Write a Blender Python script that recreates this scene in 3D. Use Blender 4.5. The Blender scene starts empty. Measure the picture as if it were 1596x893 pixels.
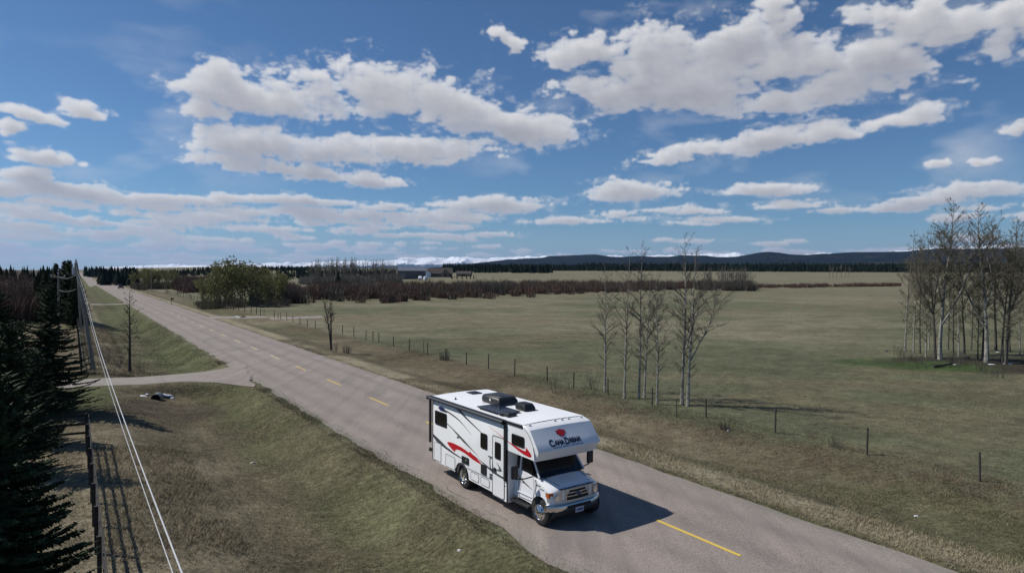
import bpy, bmesh, math, random
import numpy as np
from mathutils import Vector, Matrix
R = math.radians
rng = random.Random(7)
SC = bpy.context.scene
COL = SC.collection

# ------------------------------------------------------------------ camera
CAMH, FPX, PITCH, ROLL = 7.61, 1018.46, R(1.23), R(0.27)
cam = bpy.data.cameras.new('camera')
cam.sensor_width = 36.0; cam.lens = FPX/1596*36; cam.clip_start = 0.1; cam.clip_end = 120000
camo = bpy.data.objects.new('camera', cam); COL.objects.link(camo)
camo.matrix_world = (Matrix.Translation((0, 0, CAMH)) @ Matrix.Rotation(R(90)-PITCH, 4, 'X') @ Matrix.Rotation(ROLL, 4, 'Z'))
SC.camera = camo

# ------------------------------------------------------------------ world
SUN_AZ, SUN_EL = R(-79), R(46.5)
W = bpy.data.worlds.new('World'); SC.world = W; W.use_nodes = True

class NT:
    """small helper to write node maths"""
    def __init__(s, tree): s.t = tree; s.n = tree.nodes; s.l = tree.links
    def put(s, sock, v):
        if isinstance(v, (int, float)): sock.default_value = v
        elif isinstance(v, (tuple, list)): sock.default_value = v
        else: s.l.new(v, sock)
    def m(s, op, a, b=0.0, c=None, clamp=False):
        n = s.n.new('ShaderNodeMath'); n.operation = op; n.use_clamp = clamp
        s.put(n.inputs[0], a); s.put(n.inputs[1], b)
        if c is not None: s.put(n.inputs[2], c)
        return n.outputs[0]
    def ss(s, v, a, b, lo=0.0, hi=1.0):
        n = s.n.new('ShaderNodeMapRange'); n.interpolation_type = 'SMOOTHSTEP'
        s.put(n.inputs[0], v); s.put(n.inputs[1], a); s.put(n.inputs[2], b); s.put(n.inputs[3], lo); s.put(n.inputs[4], hi)
        return n.outputs[0]
    def lin(s, v, a, b, lo=0.0, hi=1.0):
        n = s.n.new('ShaderNodeMapRange')
        s.put(n.inputs[0], v); s.put(n.inputs[1], a); s.put(n.inputs[2], b); s.put(n.inputs[3], lo); s.put(n.inputs[4], hi)
        return n.outputs[0]
    def noise(s, vec, scale, detail=4, rough=0.5, dist=0.0, dim='3D', out=0):
        n = s.n.new('ShaderNodeTexNoise'); n.noise_dimensions = dim
        s.put(n.inputs['Scale'], scale); s.put(n.inputs['Detail'], detail); s.put(n.inputs['Roughness'], rough); s.put(n.inputs['Distortion'], dist)
        if vec is not None: s.l.new(vec, n.inputs['Vector'])
        return n.outputs[out]
    def mix(s, f, a, b, mode='MIX'):
        n = s.n.new('ShaderNodeMix'); n.data_type = 'RGBA'; n.blend_type = mode
        s.put(n.inputs[0], f)
        for k, v in ((6, a), (7, b)):
            if isinstance(v, (tuple, list)): n.inputs[k].default_value = tuple(v) + ((1,) if len(v) == 3 else ())
            else: s.l.new(v, n.inputs[k])
        return n.outputs[2]
    def mapping(s, vec, loc=(0, 0, 0), rot=(0, 0, 0), scale=(1, 1, 1), typ='POINT'):
        n = s.n.new('ShaderNodeMapping'); n.vector_type = typ; s.l.new(vec, n.inputs[0])
        n.inputs[1].default_value = loc; n.inputs[2].default_value = rot; n.inputs[3].default_value = scale
        return n.outputs[0]
    def vm(s, op, a, b=None, out=0):
        n = s.n.new('ShaderNodeVectorMath'); n.operation = op; s.put(n.inputs[0], a)
        if b is not None: s.put(n.inputs[1], b)
        return n.outputs[out]
    def comb(s, x, y, z=0.0):
        n = s.n.new('ShaderNodeCombineXYZ'); s.put(n.inputs[0], x); s.put(n.inputs[1], y); s.put(n.inputs[2], z); return n.outputs[0]
    def sep(s, v):
        n = s.n.new('ShaderNodeSeparateXYZ'); s.l.new(v, n.inputs[0]); return n.outputs

# clouds: cumulus banks given by compass bearing and elevation (degrees)
# bearing (0 = straight up the view axis, east positive), elevation, half width, half height, tilt
CLOUDS = [(-23.7,13.9,4.0,1.55,0), (-17.8,14.1,5.6,2.25,0), (-11.6,14.8,5.7,2.76,0), (-5.5,13.9,6.4,2.35,-4), (0.3,12.5,5.9,1.58,-6), (-25.5,12.5,2.1,1.02,0), (-21.3,10.1,4.6,1.68,0), (-15.3,9.9,6.0,1.63,0),
 (-8.6,10.2,6.6,1.34,0), (-17.8,8.2,8.4,1.07,-3), (-12.4,7.6,3.8,0.66,-3), (7.2,18.8,4.2,1.45,0), (12.7,17.8,5.9,2.74,0), (18.4,17.4,5.6,2.99,0), (23.7,16.1,5.2,2.16,0), (29.3,15.4,4.3,1.86,0),
 (14.5,14.9,9.2,2.07,0), (24.0,13.9,8.0,1.75,0), (8.4,15.4,4.4,1.67,0), (15.4,9.9,4.4,0.92,6), (20.7,10.6,4.7,1.21,8), (25.6,11.0,4.1,1.07,6), (30.2,11.4,2.9,0.92,4), (30.3,18.5,3.8,1.07,0),
 (34.3,17.5,4.2,1.86,0), (37.2,16.0,2.9,1.79,0), (21.3,19.8,2.0,0.84,-30), (-0.5,19.5,1.9,1.13,-15), (10.1,6.9,4.9,1.05,0), (21.0,6.7,4.0,0.63,0), (22.9,5.4,5.3,0.47,0), (15.4,5.2,6.5,0.65,0),
 (25.9,5.0,2.7,0.4,0), (-35.9,7.9,2.4,0.68,0), (-36.6,6.6,1.9,0.68,0), (-36.3,10.8,1.8,0.64,-12), (-33.4,11.5,1.6,0.66,-12), (-37.5,9.8,1.1,0.45,0), (-37.0,4.3,2.4,0.45,0), (35.0,5.9,4.1,0.78,0),
 (33.2,8.0,1.1,0.38,0), (36.0,7.8,1.0,0.27,0), (37.4,10.0,0.9,0.67,0), (-19.9,5.8,3.9,0.63,0), (-1.9,5.7,7.0,0.96,0), (-13.2,4.8,9.1,0.71,0), (-26.0,4.2,6.8,0.56,0), (4.6,4.5,4.5,0.5,0)]
def sst(v, a, b):
    u = np.clip((v-a)/(b-a), 0, 1); return u*u*(3-2*u)
def vnoise(x, y, seed=0):
    xi = np.floor(x).astype(np.int64); yi = np.floor(y).astype(np.int64); fx = x-xi; fy = y-yi
    fx = fx*fx*(3-2*fx); fy = fy*fy*(3-2*fy)
    def h(a, b):
        v = (a*374761393+b*668265263+seed*1442695041) & 0xffffffff
        v = ((v ^ (v >> 13))*1274126177) & 0xffffffff
        return ((v ^ (v >> 16)) & 0xffff)/65535.0
    return (h(xi, yi)*(1-fx)+h(xi+1, yi)*fx)*(1-fy)+(h(xi, yi+1)*(1-fx)+h(xi+1, yi+1)*fx)*fy
def fbm(x, y, o=4, seed=0):
    a = 0; w = .5
    for i in range(o): a = a+w*vnoise(x, y, seed+i); x = x*2.03+11.3; y = y*2.03+5.7; w *= .5
    return a/(1-.5**o)
# ---- cloud panorama computed here from noise and bank positions (bearing x elevation grid)
CA0, CA1, CE0, CE1, CPD = -75.0, 75.0, -0.5, 38.0, 15.0
def cloud_field():
    nx, ny = int((CA1-CA0)*CPD), int((CE1-CE0)*CPD)
    az = CA0+(np.arange(nx)+.5)/CPD; el = CE0+(np.arange(ny)+.5)/CPD
    AZ, EL = np.meshgrid(az, el)
    def nz(sx, sy, o, seed): return fbm(AZ*sx+50+seed*7.3, EL*sy+50+seed*3.1, o, seed)
    def byel(f):      # noise whose grain gets finer and flatter towards the horizon
        w2 = sst(EL, 3.5, 8.0); w1 = sst(EL, 9, 15)
        return (f(1.0)*w1+f(1.7)*(1-w1))*w2+f(3.2)*(1-w2)
    wx = byel(lambda k: (nz(.28*k, .5*k, 3, 11)-.5)*4.2/k+(nz(1.0*k, 1.7*k, 3, 12)-.5)*1.5/k)
    wy = byel(lambda k: (nz(.28*k, .5*k, 3, 13)-.5)*2.2/k+(nz(1.0*k, 1.7*k, 3, 14)-.5)*.85/k)
    lowk = .25+.75*sst(EL, 5, 11); wx = wx*lowk; wy = wy*lowk
    D = np.full(AZ.shape, -1.2)
    g = random.Random(3); banks = [b+(1.0,) for b in CLOUDS]
    for i in range(420):                      # low deck: rows of small flat cumulus
        e = .5+5.6*g.random()**1.15*.95; a = g.uniform(-46, 46)
        if a > -4 and 3.0 < e and g.random() < .86: continue
        if a > -4 and 1.9 < e < 3.1 and g.random() < .88: continue
        w = g.uniform(1.1, 4.2)*(.45+e*.13); banks.append((a, e, w, (.12+e*.078)*g.uniform(.7, 1.25), g.uniform(-1.5, 1.5), 1.0))
    for i in range(40):
        a = g.choice((-1, 1))*g.uniform(46, 74); e = g.uniform(4, 34); banks.append((a, e, g.uniform(2, 7), g.uniform(.5, 2.2), g.uniform(-8, 8), 1.0))
    for (a, e, w, h, tl, am) in banks:
        h *= 1.05; m = 5
        i0, i1 = max(0, int((a-w-m-CA0)*CPD)), min(nx, int((a+w+m-CA0)*CPD)); j0, j1 = max(0, int((e-h-w*.25-3-CE0)*CPD)), min(ny, int((e+h+w*.25+3-CE0)*CPD))
        if i1 <= i0 or j1 <= j0: continue
        dx = AZ[j0:j1, i0:i1]-a+wx[j0:j1, i0:i1]; dy = EL[j0:j1, i0:i1]-e+wy[j0:j1, i0:i1]; t = R(tl); c, s = math.cos(t), math.sin(t)
        X = (dx*c+dy*s)/w; Y = (-dx*s+dy*c)/h; Y = np.where(Y < 0, Y*1.35, Y)
        v = (1-np.sqrt(X*X+Y*Y))*am; D[j0:j1, i0:i1] = np.maximum(D[j0:j1, i0:i1], v)
    def billow(sx, sy, o, seed):
        a = 0; w = .5; tot = 0
        for i in range(o):
            a = a+w*np.abs(2*vnoise(AZ*sx+60+i*9, EL*sy+60+i*5, seed+i)-1); tot += w; sx *= 2.07; sy *= 2.07; w *= .55
        return a/tot
    bl = byel(lambda k: billow(.55*k, 1.0*k, 5, 31)); fn = byel(lambda k: nz(.30*k, .62*k, 5, 41)); fz = byel(lambda k: nz(2.2*k, 3.6*k, 4, 51))
    holes = nz(.16, .40, 4, 61)
    d = D*1.25+(bl-.36)*.85+(fn-.5)*1.10+(fz-.5)*.36-np.clip(.47-holes, 0, 1)*2.0*(EL > 0)+.06
    d = np.where(EL < .1, -1, d)
    d = d-(1-sst(EL, 5.5, 8))*(.16+1.5*np.clip(nz(.12, 2.1, 4, 95)-.47, -.12, 1))
    dens = np.clip(d, 0, 1.1)
    dens_s = dens*(.6+.8*np.clip(D*1.3+.3, 0, 1))
    # light travels down from the upper left: sum the cloud it meets
    od = np.zeros_like(d); n = 12
    for k in range(1, n+1):
        st_ = np.clip(EL/14, .10, 1)   # shorter steps near the horizon
        sx = -.10*k; sy = .20*k
        ix = np.clip(np.arange(nx)+int(round(sx*CPD)), 0, nx-1)
        jy = np.clip(np.round((EL[:, 0]+sy*np.clip(EL[:, 0]/13, .12, 1)-CE0)*CPD-.5).astype(int), 0, ny-1)
        od += dens_s[jy][:, ix]*(1.25-k/n)
    od /= n
    light = np.exp(-od*3.3)
    rim = np.exp(-dens*2.2)
    lum = .26+.64*light+.20*rim*light+(bl-.36)*.16*np.clip(dens*2, 0, 1)
    lum = lum-.16*sst(nz(.13, .34, 3, 91), .42, .66)*np.clip(dens*1.6, 0, 1)
    alpha = 1-np.exp(-np.clip(d+.07, 0, 9)*4.2); alpha *= sst(d, -.07, .16)
    wisp = np.clip((nz(.16, .42, 6, 71)-.54)*3.2, 0, 1)*np.clip(nz(.05, .1, 2, 72)*2.6-.9, 0, 1)*sst(EL, 4, 9)
    fray = np.clip((nz(1.1, 1.9, 5, 81)-.50)*3.0, 0, 1)*np.clip(1-np.abs(d+.18)*4.5, 0, 1)
    a2 = np.maximum(.42*wisp, .55*fray); lum = np.where(alpha > a2, lum, np.maximum(lum, .86)); alpha = np.maximum(alpha, a2*(1-alpha)+alpha)
    # blur slightly
    for A_ in (lum, alpha):
        A_[1:-1, 1:-1] = (A_[1:-1, 1:-1]*4+A_[:-2, 1:-1]+A_[2:, 1:-1]+A_[1:-1, :-2]+A_[1:-1, 2:])/8
    alpha *= sst(EL, .0, .5)*(1-sst(np.abs(AZ), 70, 74.5))*(1-sst(EL, 34, 37.5))
    return np.clip(lum, 0, 1.3), np.clip(alpha, 0, 1), az, el
def build_world():
    t = NT(W.node_tree)
    for n in list(t.n): t.n.remove(n)
    out = t.n.new('ShaderNodeOutputWorld'); bg = t.n.new('ShaderNodeBackground'); t.l.new(bg.outputs[0], out.inputs[0])
    bg.inputs[1].default_value = 0.074
    sky = t.n.new('ShaderNodeTexSky'); sky.sky_type = 'NISHITA'; sky.sun_disc = False
    sky.sun_elevation = SUN_EL; sky.sun_rotation = SUN_AZ % (2*math.pi); sky.altitude = 1200; sky.air_density = 1.0; sky.dust_density = 0.4; sky.ozone_density = 2.0
    lum, alpha, az_, el_ = cloud_field()
    h_, w_ = lum.shape; im = bpy.data.images.new('cloud_cover', w_, h_, alpha=False, float_buffer=True); im.colorspace_settings.name = 'Non-Color'
    px = np.ones((h_, w_, 4), np.float32); px[..., 0] = lum; px[..., 1] = alpha; px[..., 2] = 0; im.pixels.foreach_set(px.ravel()); im.update()
    try: im.pack()
    except Exception: pass
    tc = t.n.new('ShaderNodeTexCoord'); D = t.vm('NORMALIZE', tc.outputs['Generated']); s = t.sep(D)
    az = t.m('MULTIPLY', t.m('ARCTAN2', s[0], s[1]), 57.2958); el = t.m('MULTIPLY', t.m('ARCSINE', s[2]), 57.2958)
    ti = t.n.new('ShaderNodeTexImage'); ti.image = im; ti.extension = 'EXTEND'; ti.interpolation = 'Cubic'
    t.l.new(t.comb(t.lin(az, CA0, CA1), t.lin(el, CE0, CE1)), ti.inputs[0]); cs = t.sep(ti.outputs[0])
    ccol = t.mix(cs[0], (3.8, 3.9, 4.5), (9.9, 9.85, 9.9))
    base = t.mix(1.0, sky.outputs[0], (.56, .78, .97), 'MULTIPLY')
    low = t.ss(el, 7.5, 0.5, 0, .50); ccol = t.mix(low, ccol, (7.4, 7.6, 8.1))
    c = t.mix(cs[1], base, ccol)
    c = t.mix(t.ss(el, 4.5, 0.0, 0, .40), c, (5.6, 6.4, 7.6))
    t.l.new(c, bg.inputs[0])
build_world()
W.cycles.sampling_method = 'MANUAL'; W.cycles.sample_map_resolution = 512

sun = bpy.data.lights.new('sun', 'SUN'); sun.energy = 3.9; sun.angle = R(0.53); sun.color = (1.0, .965, .9)
suno = bpy.data.objects.new('sun', sun); COL.objects.link(suno)
tosun = Vector((math.sin(SUN_AZ)*math.cos(SUN_EL), math.cos(SUN_AZ)*math.cos(SUN_EL), math.sin(SUN_EL)))
suno.rotation_euler = tosun.to_track_quat('Z', 'Y').to_euler(); suno.location = (-20, 0, 40)
vs = SC.view_settings; vs.view_transform = 'Standard'; vs.look = 'None'; vs.gamma = 1; vs.exposure = 0.13; vs.use_curve_mapping = False
SC.cycles.max_bounces = 6; SC.cycles.diffuse_bounces = 3; SC.cycles.glossy_bounces = 3; SC.cycles.transparent_max_bounces = 6; SC.cycles.volume_bounces = 0

# ------------------------------------------------------------------ tags and meshes
def tag(o, label=None, cat=None, group=None, kind=None):
    if label: o['label'] = label
    if cat: o['category'] = cat
    if group: o['group'] = group
    if kind: o['kind'] = kind
    return o
def empty(name, loc=(0, 0, 0), rz=0.0, parent=None):
    o = bpy.data.objects.new(name, None); COL.objects.link(o); o.location = loc; o.rotation_euler = (0, 0, rz)
    o.empty_display_size = .3
    if parent: o.parent = parent
    return o
def link(name, me, mat=None, parent=None, loc=None):
    o = bpy.data.objects.new(name, me); COL.objects.link(o)
    if mat and not me.materials: me.materials.append(mat)
    if parent: o.parent = parent
    if loc: o.location = loc
    return o
def copy_tree(o, parent=None):
    c = o.copy(); COL.objects.link(c)
    if parent: c.parent = parent
    for ch in list(o.children): copy_tree(ch, c)
    return c
def np_mesh(name, V, F, smooth=False, colors=None):
    """V (n,3) array, F (m,k) array"""
    V = np.asarray(V, np.float32); F = np.asarray(F, np.int32)
    me = bpy.data.meshes.new(name); me.vertices.add(len(V)); me.vertices.foreach_set('co', V.ravel())
    k = F.shape[1]; me.loops.add(F.size); me.loops.foreach_set('vertex_index', F.ravel())
    me.polygons.add(len(F)); me.polygons.foreach_set('loop_start', np.arange(0, F.size, k, dtype=np.int32))
    me.polygons.foreach_set('loop_total', np.full(len(F), k, np.int32))
    me.polygons.foreach_set('use_smooth', np.full(len(F), smooth, bool))
    if colors is not None:
        a = me.color_attributes.new('col', 'FLOAT_COLOR', 'POINT')
        c = np.ones((len(V), 4), np.float32); c[:, :3] = colors; a.data.foreach_set('color', c.ravel())
    me.update(calc_edges=True); me.validate()
    return me
class MB:
    def __init__(s): s.v = []; s.f = []
    def add(s, vs_, fs_):
        b = len(s.v); s.v.extend(vs_); s.f.extend([tuple(i+b for i in f) for f in fs_]); return s
    def box(s, x0, x1, y0, y1, z0, z1):
        vs_ = [(x0,y0,z0),(x1,y0,z0),(x1,y1,z0),(x0,y1,z0),(x0,y0,z1),(x1,y0,z1),(x1,y1,z1),(x0,y1,z1)]
        return s.add(vs_, [(0,3,2,1),(4,5,6,7),(0,1,5,4),(1,2,6,5),(2,3,7,6),(3,0,4,7)])
    def tube(s, pts, rad, n=5, cap=True):
        b0 = len(s.v); N_ = len(pts)
        for i, p in enumerate(pts):
            a = pts[max(i-1, 0)]; c = pts[min(i+1, N_-1)]
            dx, dy, dz = c[0]-a[0], c[1]-a[1], c[2]-a[2]
            L = math.sqrt(dx*dx+dy*dy+dz*dz) or 1e-6; dx /= L; dy /= L; dz /= L
            if abs(dz) < .9: ux, uy, uz = -dy, dx, 0.0
            else: ux, uy, uz = 0.0, -dz, dy
            l2 = math.sqrt(ux*ux+uy*uy+uz*uz) or 1e-6; ux /= l2; uy /= l2; uz /= l2
            vx, vy, vz = dy*uz-dz*uy, dz*ux-dx*uz, dx*uy-dy*ux
            r = rad[i] if not isinstance(rad, (int, float)) else rad
            for k in range(n):
                t = 2*math.pi*k/n; ca, sa = math.cos(t)*r, math.sin(t)*r
                s.v.append((p[0]+ux*ca+vx*sa, p[1]+uy*ca+vy*sa, p[2]+uz*ca+vz*sa))
        for i in range(N_-1):
            for k in range(n):
                a = b0+i*n+k; b = b0+i*n+(k+1) % n
                s.f.append((a, b, b+n, a+n))
        if cap:
            s.f.append(tuple(b0+k for k in reversed(range(n)))); s.f.append(tuple(b0+(N_-1)*n+k for k in range(n)))
        return s
    def prism(s, poly, axis, a, b):
        """poly 2-D list extruded between a and b along axis ('x': poly is (y,z); 'y': (x,z); 'z': (x,y))"""
        def P(u, v, w):
            return {'x': (w, u, v), 'y': (u, w, v), 'z': (u, v, w)}[axis]
        n = len(poly); vs_ = [P(u, v, a) for u, v in poly]+[P(u, v, b) for u, v in poly]
        fs_ = [tuple(range(n)), tuple(reversed(range(n, 2*n)))]+[(i, i+n, (i+1) % n+n, (i+1) % n) for i in range(n)]
        return s.add(vs_, fs_)
    def lathe(s, prof, axis='x', c=(0, 0, 0), n=32):
        """prof: list of (offset along axis, radius)"""
        b0 = len(s.v)
        for (o, r) in prof:
            for k in range(n):
                t = 2*math.pi*k/n; a, b = r*math.cos(t), r*math.sin(t)
                s.v.append({'x': (c[0]+o, c[1]+a, c[2]+b), 'y': (c[0]+a, c[1]+o, c[2]+b), 'z': (c[0]+a, c[1]+b, c[2]+o)}[axis])
        for i in range(len(prof)-1):
            for k in range(n):
                a = b0+i*n+k; b = b0+i*n+(k+1) % n; s.f.append((a, b, b+n, a+n))
        return s
    def build(s, name, mat=None, parent=None, smooth=False, bevel=0, angle=35, fix=True):
        me = bpy.data.meshes.new(name); me.from_pydata(s.v, [], s.f); me.update()
        if fix:
            bm = bmesh.new(); bm.from_mesh(me); bmesh.ops.recalc_face_normals(bm, faces=bm.faces)
            bm.to_mesh(me); bm.free()
        if smooth:
            me.polygons.foreach_set('use_smooth', [True]*len(me.polygons))
            try: me.set_sharp_from_angle(angle=R(angle))
            except Exception: pass
        o = link(name, me, mat, parent)
        if bevel:
            m = o.modifiers.new('bevel', 'BEVEL'); m.width = bevel; m.segments = 2; m.limit_method = 'ANGLE'; m.angle_limit = R(40); m.harden_normals = False
        return o

def mat(name, col, rough=.6, metal=0.0, spec=.5, var=0.0, vscale=6.0, col2=None, bump=0.0, bscale=20.0, island=0.0, coat=0.0):
    m = bpy.data.materials.new(name); m.use_nodes = True; t = NT(m.node_tree); b = t.n['Principled BSDF']
    b.inputs['Roughness'].default_value = rough; b.inputs['Metallic'].default_value = metal
    b.inputs['Specular IOR Level'].default_value = spec
    if coat: b.inputs['Coat Weight'].default_value = coat; b.inputs['Coat Roughness'].default_value = .05
    tc = t.n.new('ShaderNodeTexCoord'); c = None
    c2 = col2 or tuple(x*.55 for x in col)
    base = t.mix(0.0, col, col)
    if var or col2:
        n = t.noise(tc.outputs['Object'], vscale, 6, .6)
        base = t.mix(t.ss(n, .5-.25/max(var, .3), .5+.25/max(var, .3)), col, c2) if col2 else t.mix(t.m('MULTIPLY', t.ss(n, .35, .7), var), col, c2)
    if island:
        gm = t.n.new('ShaderNodeNewGeometry'); k = t.lin(gm.outputs['Random Per Island'], 0, 1, 1-island, 1+island)
        base = t.mix(1.0, base, t.comb(k, k, k), 'MULTIPLY')
    t.l.new(base, b.inputs['Base Color'])
    if bump:
        bn = t.n.new('ShaderNodeBump'); bn.inputs['Strength'].default_value = bump; bn.inputs['Distance'].default_value = .02
        t.l.new(t.noise(tc.outputs['Object'], bscale, 5, .6), bn.inputs['Height']); t.l.new(bn.outputs[0], b.inputs['Normal'])
    return m

# ------------------------------------------------------------------ terrain
A = R(33.98)
DX, DY = -math.sin(A), math.cos(A)      # unit vector along the road (s)
NX, NY = math.cos(A), math.sin(A)       # unit vector across it (t)
def xy(s, t): return (s*DX+t*NX, s*DY+t*NY)
def st(x, y): return (x*DX+y*DY, x*NX+y*NY)
def along(s):
    """height of the road along its length: level, then over a crest and up again far away"""
    return -3.6*sst(s, 385, 520)+2.6*sst(s, 560, 900)+5*sst(s, 900, 2500)
RL, RR = 10.5, 18.85
def drive_mask(s, t):
    sc = 51.2+(10-t)*.15; half = 1.9+3.6*np.clip((t-5.5)/5, 0, 1)**2
    return (1-sst(np.abs(s-sc), half+.3, half+1.6))*sst(t, -30, -12)
def height(x, y):
    x = np.asarray(x, float); y = np.asarray(y, float); s, t = st(x, y); d = np.hypot(x, y)
    left = -.15*(1-sst(t, 1.5, 3))-.0
    dl = -1.0*(1-sst(t, 7.6, 10.3))*sst(t, 1.2, 6.2)-.12*(1-sst(t, 2, 6))
    dl = dl*(1-drive_mask(s, t)*(.85+.15*sst(t, 3, 7)))
    m2 = (1-sst(np.abs(s-175-(4-t)*.2), 2, 5)); dl = dl*(1-m2*.85)
    dr = -.62*sst(t, 20.2, 23.5)*(1-sst(t, 25, 28))-.35*sst(t, 25, 28)
    m3 = 1-sst(np.abs(s-116), 4, 7); dr = np.where(t < 27, dr*(1-m3*.8), dr)
    z = np.where(t < 14, dl, dr)
    z = z+along(s)*(1-.0*t)
    rise = np.clip(d-260, 0, 1e9)*.0118; rise = np.minimum(rise, 14.5+.001*d)
    z = z+(rise-along(s)*.8)*sst(t, 60, 240)
    z = z+3.0*(1-sst(t, -160, -60))*sst(s, 60, 300)
    off = np.minimum(sst(np.abs(t-14.6), 4.6, 9), 1.0)
    bump = (fbm(x*.07, y*.07, 3, 3)-.5)*.35+(fbm(x*.9, y*.9, 3, 9)-.5)*.10
    z = z+off*bump*(1-drive_mask(s, t)*.9)
    z = z-.05*(1-off)
    return z
def hz(x, y): return float(height(np.array([x]), np.array([y]))[0])
def ray(px, py):
    a, b = px-798, py-446.5; u = a*math.cos(ROLL)+b*math.sin(ROLL); v = -a*math.sin(ROLL)+b*math.cos(ROLL)
    x = u/FPX; w = -v/FPX
    return (x, math.cos(PITCH)+w*math.sin(PITCH), -math.sin(PITCH)+w*math.cos(PITCH))
_ks = np.concatenate([np.arange(8, 120, .15), np.geomspace(120, 9000, 2500)])
def at(px, py, z0=0.0):
    """surveyed point on the ground"""
    r = ray(px, py); X = _ks*r[0]; Y_ = _ks*r[1]; Z = CAMH+_ks*r[2]-height(X, Y_)-z0
    i = np.nonzero(Z <= 0)[0]; i = i[0] if len(i) else len(_ks)-1
    k = _ks[i]
    if 0 < i and Z[i] <= 0: k = _ks[i-1]+(_ks[i]-_ks[i-1])*Z[i-1]/(Z[i-1]-Z[i])
    return Vector((k*r[0], k*r[1], CAMH+k*r[2] if Z[i] <= 0 else hz(k*r[0], k*r[1])))
def topz(p, px, py):
    r = ray(px, py); return CAMH+r[2]*math.hypot(p.x, p.y)/math.hypot(r[0], r[1])

def spaced(a, b, step, grow, far):
    L = list(np.arange(a, b+1e-6, step)); d = step
    while L[-1] < far: d *= grow; L.append(L[-1]+d)
    return L
def ground_colors(x, y):
    s, t = st(x, y); d = np.hypot(x, y)
    def c(*v): return np.array(v)[None, :]
    n1 = fbm(x*.035, y*.05, 4, 21)[:, None]; n2 = fbm(x*.22, y*.22, 4, 33)[:, None]; n3 = fbm(x*.9, y*.9, 3, 40)[:, None]
    n4 = fbm(x*.011, y*.02, 4, 50)[:, None]
    olive, pale, brown, straw, green, dgreen = c(.118, .122, .070), c(.225, .200, .135), c(.130, .108, .068), c(.29, .245, .165), c(.088, .098, .044), c(.046, .058, .022)
    mixf = lambda a, b, f: a*(1-f)+b*f
    S = lambda v, a, b: sst(v, a, b)
    col = mixf(olive, pale, S(n1*.55+n4*.45, .46, .66)*.75)
    col = mixf(col, olive*.80, S(n2, .5, .72)*.6); col = mixf(col, brown*1.25, S(fbm(x*.05+40, y*.11, 4, 88)[:, None], .52, .66)*.55)
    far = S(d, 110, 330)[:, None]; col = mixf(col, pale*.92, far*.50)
    # verge right of the road: dry brown, pale lip next to the asphalt
    vr = ((1-S(t+2.2*(n2[:, 0]-.5), 26.3, 28.6))*S(t, 18.5, 19.2))[:, None]
    vcol = mixf(brown, straw*.75, S(n2, .48, .72)*.55); vcol = mixf(vcol, green*1.1, S(n1, .5, .65)*.45)
    col = mixf(col, vcol, vr)
    lip = (S(t+.5*(n3[:, 0]-.5), 18.9, 19.6)*(1-S(t+.8*(n2[:, 0]-.5), 20.2, 21.3)))[:, None]; col = mixf(col, mixf(straw, pale, n3)*1.02, lip*.95)
    # left of the road
    lf = (1-S(t, 9.8, 10.6))[:, None]
    lcol = mixf(brown, straw*.8, S(n2*.6+n1*.4, .46, .66)*.65); lcol = mixf(lcol, green*1.15, S(n1*.6+fbm(x*.12+9, y*.12, 3, 60)[:, None]*.4, .5, .62)*.65)
    col = mixf(col, lcol, lf)
    slope = ((1-S(t, 9.4, 10.5))*S(t+1.5*(n2[:, 0]-.5), 5.6, 7.8))[:, None]
    far_s = S(s, 55, 60)[:, None]
    col = mixf(col, mixf(mixf(brown, green, .42+.5*S(n2, .4, .6)), dgreen*1.15, far_s*.55), slope*.72)
    fs = (S(s, 55.5, 58)*S(t, 2.6, 4.5)*(1-S(t, 9.8, 10.5)))[:, None]; col = mixf(col, green*.95, fs*.5*(.5+S(n2, .4, .6)*.5))
    near = ((1-S(t, 1.2, 3.4))*S(t, -9, -2)*(1-S(s, 36, 40)))[:, None]; col = mixf(col, mixf(straw, brown, n3*.6), near*.8)
    rows = ((1-S(t, 3.4, 4.0))*S(t, .6, .9)*S(s, 57, 60))[:, None]; col = mixf(col, straw*.85, rows*.7)
    gd = ((1-S(np.abs(s-46-(10-t)*.1), 3, 6.5))*(1-S(t, 1.6, 2.6)))[:, None]; col = mixf(col, green*1.1, gd*.85)
    # under the poplars by the right edge: a greener ring and dark litter
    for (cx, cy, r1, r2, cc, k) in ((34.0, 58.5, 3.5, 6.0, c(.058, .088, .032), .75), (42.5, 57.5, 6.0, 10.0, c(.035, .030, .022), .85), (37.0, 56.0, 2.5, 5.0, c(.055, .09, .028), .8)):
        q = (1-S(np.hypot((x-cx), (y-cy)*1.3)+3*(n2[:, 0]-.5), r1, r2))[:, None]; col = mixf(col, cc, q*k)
    # churned soil along the right fence and by the culvert
    fl = ((1-S(np.abs(t-27.3+1.3*(n1[:, 0]-.5)), .5, 1.9)))[:, None]; col = mixf(col, c(.085, .062, .042), fl*.55*S(n3, .3, .6))
    cu = (1-S(np.hypot(x+20.3, (y-39.0))+2*(n3[:, 0]-.5), 2.0, 4.2))[:, None]; col = mixf(col, c(.08, .062, .045), cu*.7)
    ra = ((1-S(np.hypot(s-113, (t-23.5)*1.2)+2*(n2[:, 0]-.5), 8, 14))*S(t, 18.9, 19.5))[:, None]; col = mixf(col, straw*.9, ra*.6)
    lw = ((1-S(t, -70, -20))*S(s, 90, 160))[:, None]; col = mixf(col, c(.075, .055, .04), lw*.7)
    col = col*(.78+.44*n3)*(.9+.2*n2)
    return np.clip(col, .01, .6)
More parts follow.
